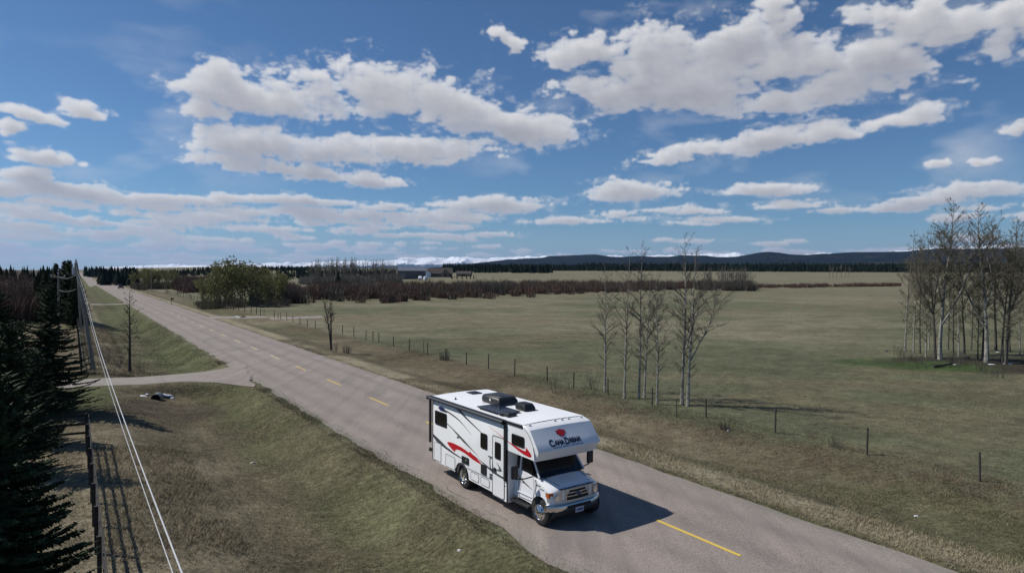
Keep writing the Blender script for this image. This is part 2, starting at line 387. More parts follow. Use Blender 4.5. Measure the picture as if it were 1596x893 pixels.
def make_ground():
    L = [-v for v in reversed(spaced(14, 26, .5, 1.22, 30000))]+list(np.arange(-13.5, -6, .4))+list(np.arange(-6, 32, .25))
    d = .25
    while L[-1] < 400: d = min(d*1.03, 5); L.append(L[-1]+d)
    while L[-1] < 30000: d *= 1.12; L.append(L[-1]+d)
    tn = np.unique(np.round(np.array(L), 4))
    sn = [-v for v in reversed(spaced(6, 6.5, .5, 1.35, 4000))]+list(np.arange(-5.5, 95, .3))
    d = .3
    while sn[-1] < 700: d = min(d*1.02, 8); sn.append(sn[-1]+d)
    while sn[-1] < 30000: d *= 1.15; sn.append(sn[-1]+d)
    sn = np.array(sn)
    Sg, Tg = np.meshgrid(sn, tn, indexing='ij'); X = Sg*DX+Tg*NX; Y_ = Sg*DY+Tg*NY
    X = X.ravel(); Y_ = Y_.ravel(); Z = height(X, Y_)
    ns, nt = len(sn), len(tn)
    i = np.arange((ns-1)*nt).reshape(ns-1, nt)[:, :-1].ravel()
    F = np.stack([i, i+1, i+nt+1, i+nt], 1)[:, ::-1]
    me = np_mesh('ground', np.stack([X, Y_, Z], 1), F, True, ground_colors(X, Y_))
    m = bpy.data.materials.new('dry_grassland'); m.use_nodes = True; t = NT(m.node_tree); b = t.n['Principled BSDF']
    at_ = t.n.new('ShaderNodeAttribute'); at_.attribute_name = 'col'; tc = t.n.new('ShaderNodeTexCoord'); O = tc.outputs['Object']
    f1 = t.noise(O, 9.0, 6, .7); f2 = t.noise(t.mapping(O, scale=(1, 1, 1)), 1.6, 6, .65); f3 = t.noise(O, .25, 6, .6)
    f4 = t.noise(t.mapping(O, rot=(0, 0, R(20)), scale=(2.5, 14, 4)), 1.0, 5, .7)
    k = t.m('MULTIPLY', t.lin(f1, .25, .75, .35, 1.65), t.lin(f2, .3, .7, .72, 1.28)); k = t.m('MULTIPLY', k, t.lin(t.noise(t.mapping(O, rot=(0, 0, R(-8)), scale=(1.3, 5.5, 3)), 1.0, 5, .7), .3, .7, .74, 1.26))
    k = t.m('MULTIPLY', k, t.lin(f3, .3, .7, .86, 1.14)); k = t.m('MULTIPLY', k, t.lin(f4, .3, .7, .8, 1.2))
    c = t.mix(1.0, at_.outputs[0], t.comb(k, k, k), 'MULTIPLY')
    c = t.mix(t.m('MULTIPLY', t.ss(f4, .56, .74), .35), c, (.21, .18, .12))
    c = t.mix(t.m('MULTIPLY', t.ss(f2, .58, .74), .30), c, (.050, .058, .028))
    f5 = t.noise(t.mapping(O, scale=(1, 1.8, 1)), 2.4, 4, .75); c = t.mix(t.m('MULTIPLY', t.ss(f5, .60, .70), .55), c, (.30, .255, .175)); c = t.mix(t.m('MULTIPLY', t.ss(f5, .38, .30), .5), c, (.045, .045, .028))
    t.l.new(c, b.inputs['Base Color']); b.inputs['Roughness'].default_value = .95; b.inputs['Specular IOR Level'].default_value = .1
    bn = t.n.new('ShaderNodeBump'); bn.inputs['Strength'].default_value = .9; bn.inputs['Distance'].default_value = .10
    t.l.new(t.m('ADD', t.noise(O, 5.0, 6, .7), t.m('MULTIPLY', f4, .5)), bn.inputs['Height']); t.l.new(bn.outputs[0], b.inputs['Normal'])
    tag(link('ground', me, m), kind='structure')
make_ground()

# ------------------------------------------------------------------ roads
def road_mat():
    m = bpy.data.materials.new('worn_asphalt'); m.use_nodes = True; t = NT(m.node_tree); b = t.n['Principled BSDF']
    tc = t.n.new('ShaderNodeTexCoord'); O = tc.outputs['Object']
    at_ = t.n.new('ShaderNodeAttribute'); at_.attribute_name = 'col'; sp = t.sep(at_.outputs['Vector'])   # x: across (0..1), y: along /100
    agg = t.noise(O, 28.0, 4, .75); big = t.noise(O, .6, 6, .6); huge = t.noise(O, .12, 4, .6)
    lng = t.noise(t.mapping(O, rot=(0, 0, -A), scale=(1.6, .035, 1)), 1.0, 5, .6)
    c = t.mix(t.ss(agg, .3, .7), (.180, .150, .130), (.390, .330, .290))
    k = t.m('MULTIPLY', t.lin(big, .3, .7, .93, 1.06), t.lin(lng, .3, .7, .86, 1.13)); k = t.m('MULTIPLY', k, t.lin(huge, .3, .7, .92, 1.08))
    # wheel tracks a little darker and smoother
    tr = None
    for cx in (.15, .37, .60, .82):
        g = t.ss(t.m('ABSOLUTE', t.m('SUBTRACT', sp[0], cx)), 0, .075, 1, 0); tr = g if tr is None else t.m('MAXIMUM', tr, g)
    k = t.m('MULTIPLY', k, t.lin(t.m('MULTIPLY', tr, t.lin(huge, .3, .7, .3, 1)), 0, 1, 1.0, .78))
    edge = t.ss(t.m('ABSOLUTE', t.m('SUBTRACT', sp[0], .5)), .40, .5)
    c = t.mix(1.0, c, t.comb(k, k, k), 'MULTIPLY')
    c = t.mix(t.m('MULTIPLY', edge, t.ss(big, .35, .65)), c, (.21, .19, .155))
    pt = t.ss(t.noise(t.mapping(O, rot=(0, 0, -A), scale=(.5, .13, 1)), 1.0, 3, .5), .60, .64); c = t.mix(t.m('MULTIPLY', pt, .35), c, (.17, .155, .15))
    # cracks
    v = t.n.new('ShaderNodeTexVoronoi'); v.feature = 'DISTANCE_TO_EDGE'; v.inputs['Scale'].default_value = .16
    wv = t.vm('ADD', t.mapping(O, scale=(1, 1, 1)), t.vm('MULTIPLY', t.noise(O, .9, 5, .6, out=1), (2.2, 2.2, 0))); t.l.new(wv, v.inputs['Vector'])
    cr = t.m('MULTIPLY', t.ss(v.outputs['Distance'], .0035, .0005), t.ss(huge, .5, .62)); c = t.mix(t.m('MULTIPLY', cr, .6), c, (.04, .038, .036))
    ec = t.m('ABSOLUTE', t.m('SUBTRACT', t.m('ADD', sp[0], t.m('MULTIPLY', t.m('SUBTRACT', t.noise(O, 1.1, 5, .65), .5), .05)), .058)); c = t.mix(t.m('MULTIPLY', t.m('MULTIPLY', t.ss(ec, .0035, .0008), t.ss(big, .42, .60)), .75), c, (.05, .046, .042))
    t.l.new(c, b.inputs['Base Color']); b.inputs['Roughness'].default_value = .9; b.inputs['Specular IOR Level'].default_value = .25
    bn = t.n.new('ShaderNodeBump'); bn.inputs['Strength'].default_value = .5; bn.inputs['Distance'].default_value = .015
    t.l.new(agg, bn.inputs['Height']); t.l.new(bn.outputs[0], b.inputs['Normal'])
    return m
def strip_mesh(name, S_, t0f, t1f, nt, zf, uv=True):
    V = []; C = []; F = []
    for s in S_:
        a, b = t0f(s), t1f(s)
        for j in range(nt+1):
            u = j/nt; t = a+(b-a)*u; x, y = xy(s, t); V.append((x, y, zf(s, t))); C.append((u, s/100, 0))
    for i in range(len(S_)-1):
        for j in range(nt): q = i*(nt+1)+j; F.append((q, q+1, q+nt+2, q+nt+1))
    return np_mesh(name, V, np.array(F)[:, ::1], True, C)
def rag(s, seed, amp=.28):
    return (float(fbm(np.array([s*.8]), np.array([seed*3.1]), 4, seed)[0])-.5)*2*amp
def road_z(s): return float(along(np.array([float(s)]))[0])
Ss = list(np.arange(-6, 110, .3)); d = .3
while Ss[-1] < 2500: d = min(d*1.04, 12); Ss.append(Ss[-1]+d)
Ss = [-800, -200, -60, -20]+Ss
RM = road_mat()
me = strip_mesh('road', Ss, lambda s: RL+rag(s, 1), lambda s: RR+rag(s, 2, .16), 16, lambda s, t: road_z(s)-.03+.05*(1-((t-14.7)/4.3)**2))
tag(link('road', me, RM), kind='structure')
# gravel drives
GM = mat('gravel_drive', (.31, .275, .24), .95, var=.7, vscale=1.3, col2=(.235, .205, .172), bump=.5, bscale=18)
def drive(name, cl, halff, lift=.03, n=24):
    """cl: centreline (s,t) points densely interpolated"""
    P = []
    for i in range(len(cl)-1):
        a, b = cl[i], cl[i+1]; L = math.hypot(b[0]-a[0], b[1]-a[1]); k = max(2, int(L/.4))
        for j in range(k): u = j/k; P.append((a[0]+(b[0]-a[0])*u, a[1]+(b[1]-a[1])*u))
    P.append(cl[-1]); V = []; F = []
    for i, p in enumerate(P):
        a = P[max(i-1, 0)]; c = P[min(i+1, len(P)-1)]; dx, dy = c[0]-a[0], c[1]-a[1]; L = math.hypot(dx, dy); nx, ny = -dy/L, dx/L
        h0, h1 = halff(p)
        h0 += rag(i*.5, 5, .15); h1 += rag(i*.5, 6, .15)
        for j in range(n+1):
            u = -h0+(h0+h1)*j/n; s_, t_ = p[0]+nx*u, p[1]+ny*u; x, y = xy(s_, t_); zz = hz(x, y)
            if 0 < j < n: zz = max(zz, road_z(s_)-.075 if 8.8 < t_ < 20.2 and abs(s_) < 140 else -99)+lift+.02
            else: zz += .012
            if i == 0: x += DX*0+NX*rng.uniform(-.3, .3); y += NY*rng.uniform(-.2, .2)
            V.append((x, y, zz))
    for i in range(len(P)-1):
        for j in range(n): q = i*(n+1)+j; F.append((q, q+1, q+n+2, q+n+1))
    V_ = np.array(V); s_, t_ = st(V_[:, 0], V_[:, 1]); me = np_mesh(name, V, F, True, np.stack([np.full(len(V), .5), s_/100, t_*0], 1))
    me.materials.append(GM); me.materials.append(RM); F_ = np.array(F); tc_ = t_[F_].mean(1)+(fbm(V_[F_][:, :, 0].mean(1)*1.1, V_[F_][:, :, 1].mean(1)*1.1, 3, 5)-.5)*4
    me.polygons.foreach_set('material_index', ((tc_ > 7.4) & (tc_ < 21)).astype(np.int32)); me.update()
    return tag(link(name, me), kind='structure')
drive('driveway', [(51.1, 10.95), (51.4, 9), (52.0, 5), (52.8, 0), (53.6, -6), (54.2, -16), (54, -30)],
      lambda p: (1.75+4.2*max(0, (p[1]-5.0)/6)**2, 1.6+5.2*max(0, (p[1]-6.0)/5)**2), .04)
drive('driveway', [(175, 11.5), (175.5, 6), (176, 0), (176.5, -10)], lambda p: (1.6+2*max(0, (p[1]-8)/3), 1.6+2*max(0, (p[1]-8)/3)), .05)
drive('driveway', [(116, 18.4), (115.5, 21), (114, 25), (113, 28.5), (112, 36)], lambda p: (2.0+5*max(0, (21-p[1])/3)**2, 2.0+4*max(0, (21-p[1])/3)**2), .05)
drive('driveway', [(318, 18), (318, 24), (318, 34), (319, 70)], lambda p: (2.6, 2.6), .08)

# lane dashes: painted sheets a few mm above the asphalt, worn
pm = bpy.data.materials.new('worn_yellow_paint'); pm.use_nodes = True; t_ = NT(pm.node_tree); b_ = t_.n['Principled BSDF']
O_ = t_.n.new('ShaderNodeTexCoord').outputs['Object']
fy = t_.noise(O_, 22.0, 4, .7)
t_.l.new(t_.mix(t_.ss(fy, .60, .74), (.68, .47, .085), (.27, .24, .20)), b_.inputs['Base Color']); b_.inputs['Roughness'].default_value = .8
pm2 = bpy.data.materials.new('faded_paint'); pm2.use_nodes = True; t_ = NT(pm2.node_tree); b_ = t_.n['Principled BSDF']
O_ = t_.n.new('ShaderNodeTexCoord').outputs['Object']; fy = t_.noise(O_, 14.0, 4, .7)
t_.l.new(t_.mix(t_.ss(fy, .56, .72), (.66, .55, .26), (.29, .25, .20)), b_.inputs['Base Color']); b_.inputs['Roughness'].default_value = .8
def rz(s, t): return road_z(s)-.03+.05*(1-((t-14.7)/4.3)**2)
V = []; F = []; MI = []
for k in range(-2, 16):
    s0 = 11.0+7.87*k; L = 3.05 if k < 3 else 2.8; w = .062 if k < 3 else .056
    n = 8
    for i in range(n+1):
        s = s0+L*i/n
        for sg in (-1, 1):
            tt = 14.87+sg*w+rag(s*3, 8+k, .008); x, y = xy(s, tt); V.append((x, y, rz(s, tt)+.008))
    b = len(V)-2*(n+1)
    for i in range(n): F.append((b+2*i, b+2*i+1, b+2*i+3, b+2*i+2)); MI.append(0 if k < 6 else 1)
me = np_mesh('road_marking', V, F); me.materials.append(pm); me.materials.append(pm2); me.polygons.foreach_set('material_index', MI)
tag(link('road_marking', me), kind='structure')

# ------------------------------------------------------------------ motorhome
WHITE = mat('white_gelcoat', (.86, .86, .86), .28, spec=.5, var=.12, vscale=.8)
WHITE2 = mat('white_cab_paint', (.78, .78, .80), .18, spec=.5, coat=.5)
ROOFM = mat('roof_membrane', (.84, .84, .85), .6, var=.10, vscale=1.5)
BLACK = mat('black_plastic', (.018, .018, .02), .45, var=.3)
DGLASS = mat('tinted_glass', (.006, .007, .008), .08, spec=.5)
LINE = mat('black_rubber_seal', (.02, .02, .022), .6)
CHROME = mat('chrome', (.66, .65, .62), .16, metal=1.0)
CHROMEG = mat('brushed_silver_grille', (.50, .48, .44), .3, metal=.85)
TYRE = mat('tyre_rubber', (.018, .018, .018), .85, bump=.3, bscale=60)
RED = mat('red_vinyl', (.50, .012, .02), .35)
GREYV = mat('charcoal_vinyl', (.055, .062, .075), .4)
GREYG = mat('olive_grey_vinyl', (.13, .14, .125), .4)
BLUEV = mat('navy_vinyl', (.02, .03, .11), .4)
AMBER = mat('amber_lens', (.45, .10, .02), .2)
LENS = mat('clear_headlamp_lens', (.55, .56, .58), .12, metal=.6)
CHAS = mat('dark_chassis', (.012, .012, .012), .8)
PLATE = mat('number_plate_paint', (.45, .46, .62), .4)
LETTER = mat('navy_lettering', (.012, .015, .05), .45)
SOLAR = mat('solar_cells', (.012, .016, .03), .25)
RV_YAW = R(35.13)
_back = (-math.sin(RV_YAW), math.cos(RV_YAW)); _left = (math.cos(RV_YAW), math.sin(RV_YAW))
RVX, RVY = 1.16+1.23*_left[0], 18.78+1.23*_left[1]
rv = empty('motorhome', (RVX, RVY, .0), RV_YAW)
tag(rv, 'white over-cab motorhome with red and charcoal swooshes driving on the road', 'motorhome')
SX = -1.23                                     # plane of the side facing the camera (kerb side)
# --- coach body: side outline (y back from the bumper, z up) extruded over the width
wa = [(5.43, .46), (5.40, .60), (5.33, .74), (5.20, .84), (5.03, .88), (4.86, .85), (4.72, .76), (4.64, .62), (4.60, .43)]
outline = [(1.40, 2.90), (1.23, 2.80), (1.05, 2.66), (.90, 2.44), (.80, 2.16), (.79, 1.97), (2.20, 1.98), (2.20, .31), (2.95, .32), (3.12, .41), (4.60, .43)] + list(reversed(wa[:-1])) + [(7.25, .54), (7.25, 2.92), (2.5, 2.92)]
def panelled(poly, xs, rnd=.035):
    """prism with slightly rounded long edges"""
    m = MB(); cx = sum(p[0] for p in poly)/len(poly); cy = sum(p[1] for p in poly)/len(poly)
    n = len(poly)
    slices = [(xs[0], rnd), (xs[0]+rnd*.3, rnd*.3), (xs[0]+rnd, 0), (xs[1]-rnd, 0), (xs[1]-rnd*.3, rnd*.3), (xs[1], rnd)]
    for x, ins in slices:
        for (y, z) in poly:
            zz = z-ins if z > 2.85 else z
            yy = y-ins if y > 7.2 else y
            m.v.append((x, yy, zz))
    for k in range(len(slices)-1):
        for i in range(n): a = k*n+i; b = k*n+(i+1) % n; m.f.append((a, b, b+n, a+n))
    m.f.append(tuple(range(n))); m.f.append(tuple(reversed(range(5*n, 6*n))))
    return m
body = panelled(outline, (SX, -SX)).build('body', WHITE, rv, smooth=True, angle=28)
# roof skin with a slight crown
mb = MB(); nx_ = 10; ys = [1.40, 2.5, 3.7, 4.9, 6.1, 7.22]
for y in ys:
    for j in range(nx_+1): x = -1.19+2.38*j/nx_; mb.v.append((x, y, 2.924+.035*(1-(x/1.19)**2)))
for i in range(len(ys)-1):
    for j in range(nx_): a = i*(nx_+1)+j; mb.f.append((a, a+1, a+nx_+2, a+nx_+1))
mb.build('roof', ROOFM, rv, smooth=True)
# --- moulded front cap over the cab
rowsc = [(1.40, 2.925, 1.19, .0), (1.27, 2.905, 1.20, .01), (1.13, 2.868, 1.21, .02), (1.06, 2.835, 1.215, .03), (.95, 2.705, 1.22, .04), (.76, 2.48, 1.23, .05), (.61, 2.295, 1.24, .06), (.60, 2.27, 1.24, .06), (.72, 2.09, 1.19, .05), (.86, 1.925, 1.14, .04), (.90, 1.915, 1.13, .04), (1.5, 1.965, 1.10, 0)]
seam = [(1.40, 2.90), (1.32, 2.86), (1.23, 2.80), (1.14, 2.73), (1.05, 2.66), (.98, 2.56), (.90, 2.44), (.87, 2.38), (.83, 2.25), (.80, 2.10), (.80, 1.99), (1.5, 1.975)]
mb = MB(); NC = 14
for (y, z, w, bl), (sy, sz) in zip(rowsc, seam):
    mb.v.append((SX-.004, sy, sz)); 
    for j in range(NC+1):
        u = -1+2*j/NC; x = w*u
        mb.v.append((x, y-bl*(1-abs(u)**3), z+.03*(1-u*u)*(z > 2.8)))
    mb.v.append((-SX+.004, sy, sz))
RW = NC+3
for i in range(len(rowsc)-1):
    for j in range(RW-1): a = i*RW+j; mb.f.append((a, a+1, a+RW+1, a+RW))
cap = mb.build('front_cap', WHITE, rv, smooth=True, angle=24)
# seams
mb = MB(); mb.tube([(SX-.006, y, z) for y, z in seam[:-1]], .008, 5); mb.tube([(-1.19+2.38*k/12, 1.405, 2.930+.035*(1-(-1+2*k/12)**2)) for k in range(13)], .008, 5)
mb.build('seam', LINE, rv)
LMAT = mat('pale_marker_lens', (.6, .58, .56), .3)
for u in (-1.05, -.07, .22, .49, 1.02):
    mb = MB(); mb.lathe([(0, .045), (.03, .04), (.045, .02), (.046, .001)], 'z', (u, 1.30, 2.915+.03*(1-(u/1.2)**2)), 10); mb.build('marker_light', LMAT, rv, smooth=True)

# --- side graphics and fittings, all on the kerb side; 'sd' builds a thin plate on the wall
def rrect(y0, y1, z0, z1, r=.05, n=4):
    P = []
    for cx, cy, a0 in ((y1-r, z1-r, 0), (y0+r, z1-r, 90), (y0+r, z0+r, 180), (y1-r, z0+r, 270)):
        for k in range(n+1): a = R(a0+90*k/n); P.append((cx+r*math.cos(a), cy+r*math.sin(a)))
    return P
def sd(name, poly, m, off=.004, parent=rv, x=SX):
    sg = -1 if x < 0 else 1
    return MB().prism(poly, 'x', x+sg*.0005, x+sg*off).build(name, m, parent)
def ring(name, poly, m, w=.018, off=.006, x=SX, parent=rv):
    sg = -1 if x < 0 else 1; pts = [(x+sg*off*.5, y, z) for y, z in poly]; pts.append(pts[0]); pts.append(pts[1])
    return MB().tube(pts, w*.5, 4, cap=False).build(name, m, parent)
def window(y0, y1, z0, z1, x=SX, r=.06):
    sg = -1 if x < 0 else 1
    fr = MB().prism(rrect(y0, y1, z0, z1, r), 'x', x+sg*.001, x+sg*.022).build('window', BLACK, rv, bevel=.006)
    MB().prism(rrect(y0+.035, y1-.035, z0+.035, z1-.035, r*.7), 'x', x+sg*.022, x+sg*.026).build('pane', DGLASS, fr)
for sx_ in (SX, -SX):
    window(6.11, 7.0, 1.91, 2.43, sx_); window(3.39, 3.80, 1.72, 2.24, sx_); window(1.31, 1.98, 2.24, 2.58, sx_)
    if sx_ > 0: window(4.3, 5.6, 1.75, 2.4, sx_)
# swooshes
def smooth_poly(P, k=4):
    out = []; n = len(P)
    for i in range(n):
        p0, p1, p2, p3 = P[i-1], P[i], P[(i+1) % n], P[(i+2) % n]
        for j in range(k):
            t = j/k; t2 = t*t; t3 = t2*t
            out.append(tuple(.5*((2*p1[c])+(-p0[c]+p2[c])*t+(2*p0[c]-5*p1[c]+4*p2[c]-p3[c])*t2+(-p0[c]+3*p1[c]-3*p2[c]+p3[c])*t3) for c in (0, 1)))
    return out
def taper(pts, ws):
    L = []; Rr = []
    for i, p in enumerate(pts):
        a = pts[max(i-1, 0)]; c = pts[min(i+1, len(pts)-1)]; dx, dy = c[0]-a[0], c[1]-a[1]; l = math.hypot(dx, dy); nx, ny = -dy/l, dx/l
        L.append((p[0]+nx*ws[i]/2, p[1]+ny*ws[i]/2)); Rr.append((p[0]-nx*ws[i]/2, p[1]-ny*ws[i]/2))
    return L+Rr[::-1]
sd('swoosh', taper([(6.76, 2.56), (6.6, 2.55), (6.35, 2.54), (6.1, 2.50)], [.03, .16, .14, .05]), BLUEV, .004)
sd('swoosh', taper([(6.35, 2.545), (6.0, 2.52), (5.52, 2.44), (5.2, 2.36), (4.92, 2.25), (4.37, 2.03)], [.05, .055, .05, .04, .025, .004]), GREYV, .0045)
sd('swoosh', [(5.68, 2.80), (5.25, 2.80), (4.92, 2.64), (4.54, 2.50), (3.79, 2.25), (3.79, 2.22), (4.6, 2.46), (4.95, 2.57), (5.3, 2.70)], GREYV, .005)
sd('swoosh', taper([(6.11, 2.09), (5.72, 1.98), (5.21, 1.80), (4.92, 1.70), (4.53, 1.575), (3.95, 1.39)], [.035, .04, .09, .10, .05, .004]), GREYG, .0045)
sd('swoosh', [(5.42, 1.72), (5.30, 1.70), (5.2, 1.76), (5.3, 1.80)], GREYG, .004)
sd('swoosh', taper([(7.18, 1.45), (6.9, 1.35), (6.57, 1.275), (6.17, 1.185), (5.58, 1.10), (5.02, 1.055)], [.10, .16, .15, .09, .06, .03]), GREYV, .0045)
sd('swoosh', [(6.09, 1.385), (5.98, 1.44), (5.78, 1.46), (5.5, 1.465), (5.11, 1.45), (4.8, 1.41), (4.55, 1.37), (4.50, 1.43), (4.34, 1.37), (4.06, 1.30), (3.72, 1.18), (3.83, 1.155), (4.29, 1.19), (4.82, 1.285), (5.15, 1.315), (5.38, 1.30), (5.50, 1.25), (5.52, 1.17), (5.72, 1.22), (5.95, 1.31)], RED, .005)
sd('swoosh', taper([(4.35, 1.37), (3.9, 1.29), (3.45, 1.19), (3.02, 1.09), (2.65, 1.05), (2.22, 1.03)], [.004, .01, .05, .075, .07, .06]), GREYV, .012)
sd('swoosh', taper([(3.3, 2.55), (2.9, 2.44), (2.5, 2.34), (2.28, 2.27)], [.004, .012, .02, .03]), RED, .0045)
sd('swoosh', [(2.26, 2.29), (1.95, 2.235), (1.67, 2.20), (1.45, 2.175), (1.33, 2.165), (1.26, 2.175), (1.23, 2.22), (1.26, 2.30), (1.15, 2.25), (1.07, 2.20), (.98, 2.14), (.95, 2.10), (.98, 2.05), (1.07, 2.03), (1.33, 2.045), (1.67, 2.115), (1.98, 2.20), (2.26, 2.27)], RED, .005)
sd('swoosh', [(2.87, 1.45), (2.72, 1.40), (2.60, 1.34), (2.52, 1.27), (2.54, 1.22), (2.66, 1.19), (2.89, 1.20), (2.74, 1.24), (2.68, 1.28), (2.72, 1.35)], GREYG, .013)
# entry door
door = MB().prism(rrect(2.40, 3.05, .36, 2.28, .06), 'x', SX-.001, SX-.010).build('door', WHITE, rv)
ring('door_seal', rrect(2.385, 3.065, .345, 2.295, .07), LINE, .030, .014, parent=door)
dw = MB().prism(rrect(2.58, 2.92, 1.57, 2.12, .05), 'x', SX-.010, SX-.026).build('door_window', BLACK, door, bevel=.006)
MB().prism(rrect(2.61, 2.89, 1.60, 2.09, .04), 'x', SX-.026, SX-.030).build('pane', DGLASS, dw)
MB().box(SX-.05, SX-.01, 2.84, 2.96, 1.14, 1.26).build('door_handle', BLACK, door, bevel=.01)
MB().tube([(SX-.005, 3.13, 1.54), (SX-.07, 3.12, 1.50), (SX-.08, 3.11, 1.36), (SX-.07, 3.10, 1.20), (SX-.005, 3.09, 1.16)], .016, 6).build('grab_handle', BLACK, rv)
MB().box(SX-.03, SX, 3.12, 3.30, 1.53, 1.58).build('porch_light', CHROME, rv, bevel=.006)
# lockers
for (y0, y1, z0, z1) in ((6.55, 7.04, .57, 1.22), (5.52, 6.18, .53, .95), (3.92, 4.41, .50, .74), (3.27, 3.77, .50, .74)):
    lk = MB().prism(rrect(y0, y1, z0, z1, .045), 'x', SX-.001, SX-.008).build('locker_door', WHITE, rv)
    ring('locker_seal', rrect(y0-.01, y1+.01, z0-.01, z1+.01, .05), LINE, .020, .010, parent=lk)
hv = MB().prism(rrect(4.56, 5.01, .93, 1.17, .02), 'x', SX-.001, SX-.03).build('furnace_vent', BLACK, rv, bevel=.006)
MB().lathe([(0, .03), (-.05, .03), (-.052, .001)], 'x', (SX-.03, 4.66, 1.07), 12).build('exhaust_port', CHROME, hv, smooth=True)
MB().prism(rrect(3.43, 3.76, .86, 1.19, .02), 'x', SX-.001, SX-.028).build('water_heater_hatch', BLACK, rv, bevel=.006)
for (y0, z0) in ((3.11, .935), (3.12, .845)):
    MB().prism(rrect(y0, y0+.12, z0, z0+.055, .015), 'x', SX-.001, SX-.02).build('outlet_cover', BLACK, rv)
MB().box(SX-.008, SX-.001, 2.30, 4.66, .800, .816).build('trim_line', LINE, rv)
MB().box(SX-.010, SX-.001, 7.16, 7.20, .55, 2.85).build('corner_trim', LINE, rv)
# wheel arch trims
for sx_ in (SX, -SX):
    pts = [(sx_-(.014 if sx_ < 0 else -.014), y, z) for y, z in wa]
    MB().tube(pts, .035, 6).build('wheel_arch_trim', BLACK, rv, smooth=True)
# awning with its case, cranked arms
mb = MB(); mb.tube([(SX-.085, 2.40, 2.845), (SX-.085, 7.38, 2.845)], .058, 12); mb.box(SX-.05, SX-.001, 2.30, 7.32, 2.86, 2.93)
aw = mb.build('awning', mat('awning_vinyl', (.035, .038, .045), .5), rv, smooth=True)
for y in (7.38, 2.34): MB().tube([(SX-.085, y, 2.845), (SX-.085, y+.06, 2.845)], .075, 12).build('awning_end_cap', BLACK, aw, smooth=True)
MB().box(SX-.07, SX-.004, 7.27, 7.38, 1.15, 2.83).build('awning_arm', BLACK, rv, bevel=.01)
fa = MB().box(SX-.06, SX-.004, 2.25, 2.37, .98, 2.83).build('awning_arm', BLACK, rv, bevel=.01)
MB().box(SX-.02, SX-.001, 2.19, 2.24, .32, 2.0).build('corner_trim', LINE, rv)
MB().box(SX-.035, SX-.001, 1.42, 2.30, 2.84, 2.925).build('roof_edge_trim', BLACK, rv, bevel=.008)
MB().box(-SX+.001, -SX+.03, 1.42, 7.25, 2.86, 2.925).build('roof_edge_trim', WHITE, rv, bevel=.008)
MB().box(-1.2, 1.2, 7.25, 7.27, 2.84, 2.925).build('roof_edge_trim', WHITE, rv)
MB().box(-1.12, 1.12, 7.25, 7.42, .42, .60).build('rear_bumper', BLACK, rv, bevel=.02)
MB().box(SX-.06, SX+.03, 7.27, 7.40, .80, .93).build('rear_bracket', BLACK, rv, bevel=.015)
# roof equipment  (x = across, 0 at the centre)
def roofbox(name, x0, x1, y0, y1, z0, z1, top=.8, m=BLACK, slope=0.0, bev=.05):
    cx, cy = (x0+x1)/2, (y0+y1)/2; mb = MB(); P = []
    for z, k in ((z0, 1.0), ((z0+z1)/2, 1.0), (z1-.02, (1+top)/2), (z1, top)):
        for X, Y_ in ((x0, y0), (x1, y0), (x1, y1), (x0, y1)):
            P.append((cx+(X-cx)*k, cy+(Y_-cy)*k+slope*(z-z0)/(z1-z0), z))
    F = [(0, 3, 2, 1), (12, 13, 14, 15)]
    for r in range(3):
        for i in range(4): a = r*4+i; b = r*4+(i+1) % 4; F.append((a, b, b+4, a+4))
    return mb.add(P, F).build(name, m, rv, smooth=True, bevel=bev)
ac = roofbox('air_conditioner', -.36, .46, 3.95, 5.10, 2.955, 3.235, .80, slope=.10, bev=.045)
MB().lathe([(0, .05), (-.012, .05), (-.013, .001)], 'x', (-.365, 4.55, 3.12), 16).build('maker_badge', CHROME, ac, smooth=True)
sp_ = MB().box(-1.10, -.32, 2.78, 4.28, 2.99, 3.02).build('solar_panel', SOLAR, rv, bevel=.005)
for y in (2.9, 4.1):
    for x in (-1.08, -.36): MB().box(x, x+.04, y, y+.06, 2.93, 2.99).build('panel_bracket', CHROME, sp_)
roofbox('roof_vent', -1.02, -.66, 2.50, 2.93, 2.94, 3.06, .8, bev=.02)
roofbox('roof_vent', -.12, .34, 2.78, 3.36, 2.955, 3.19, .72, slope=.09, bev=.04)
roofbox('roof_vent', .06, .50, 6.42, 6.90, 2.955, 3.02, .55, bev=.01)
MB().lathe([(0, .05), (.03, .045), (.035, .02), (.09, .02), (.1, .001)], 'z', (-.90, 6.05, 2.93), 12).build('antenna', BLACK, rv, smooth=True)
MB().lathe([(0, .11), (.03, .10), (.04, .001)], 'z', (-.42, 4.95, 2.94), 16).build('vent_pipe_cap', WHITE, rv, smooth=True)
# chassis
MB().box(-.80, .80, .55, 7.1, .26, .62).build('chassis', CHAS, rv)
MB().box(SX+.02, -SX-.02, 2.24, 4.55, .45, .7).build('underfloor', CHAS, rv)
MB().box(-.55, -.45, 5.75, 6.2, .18, .30).build('exhaust_pipe', CHROMEG, rv)
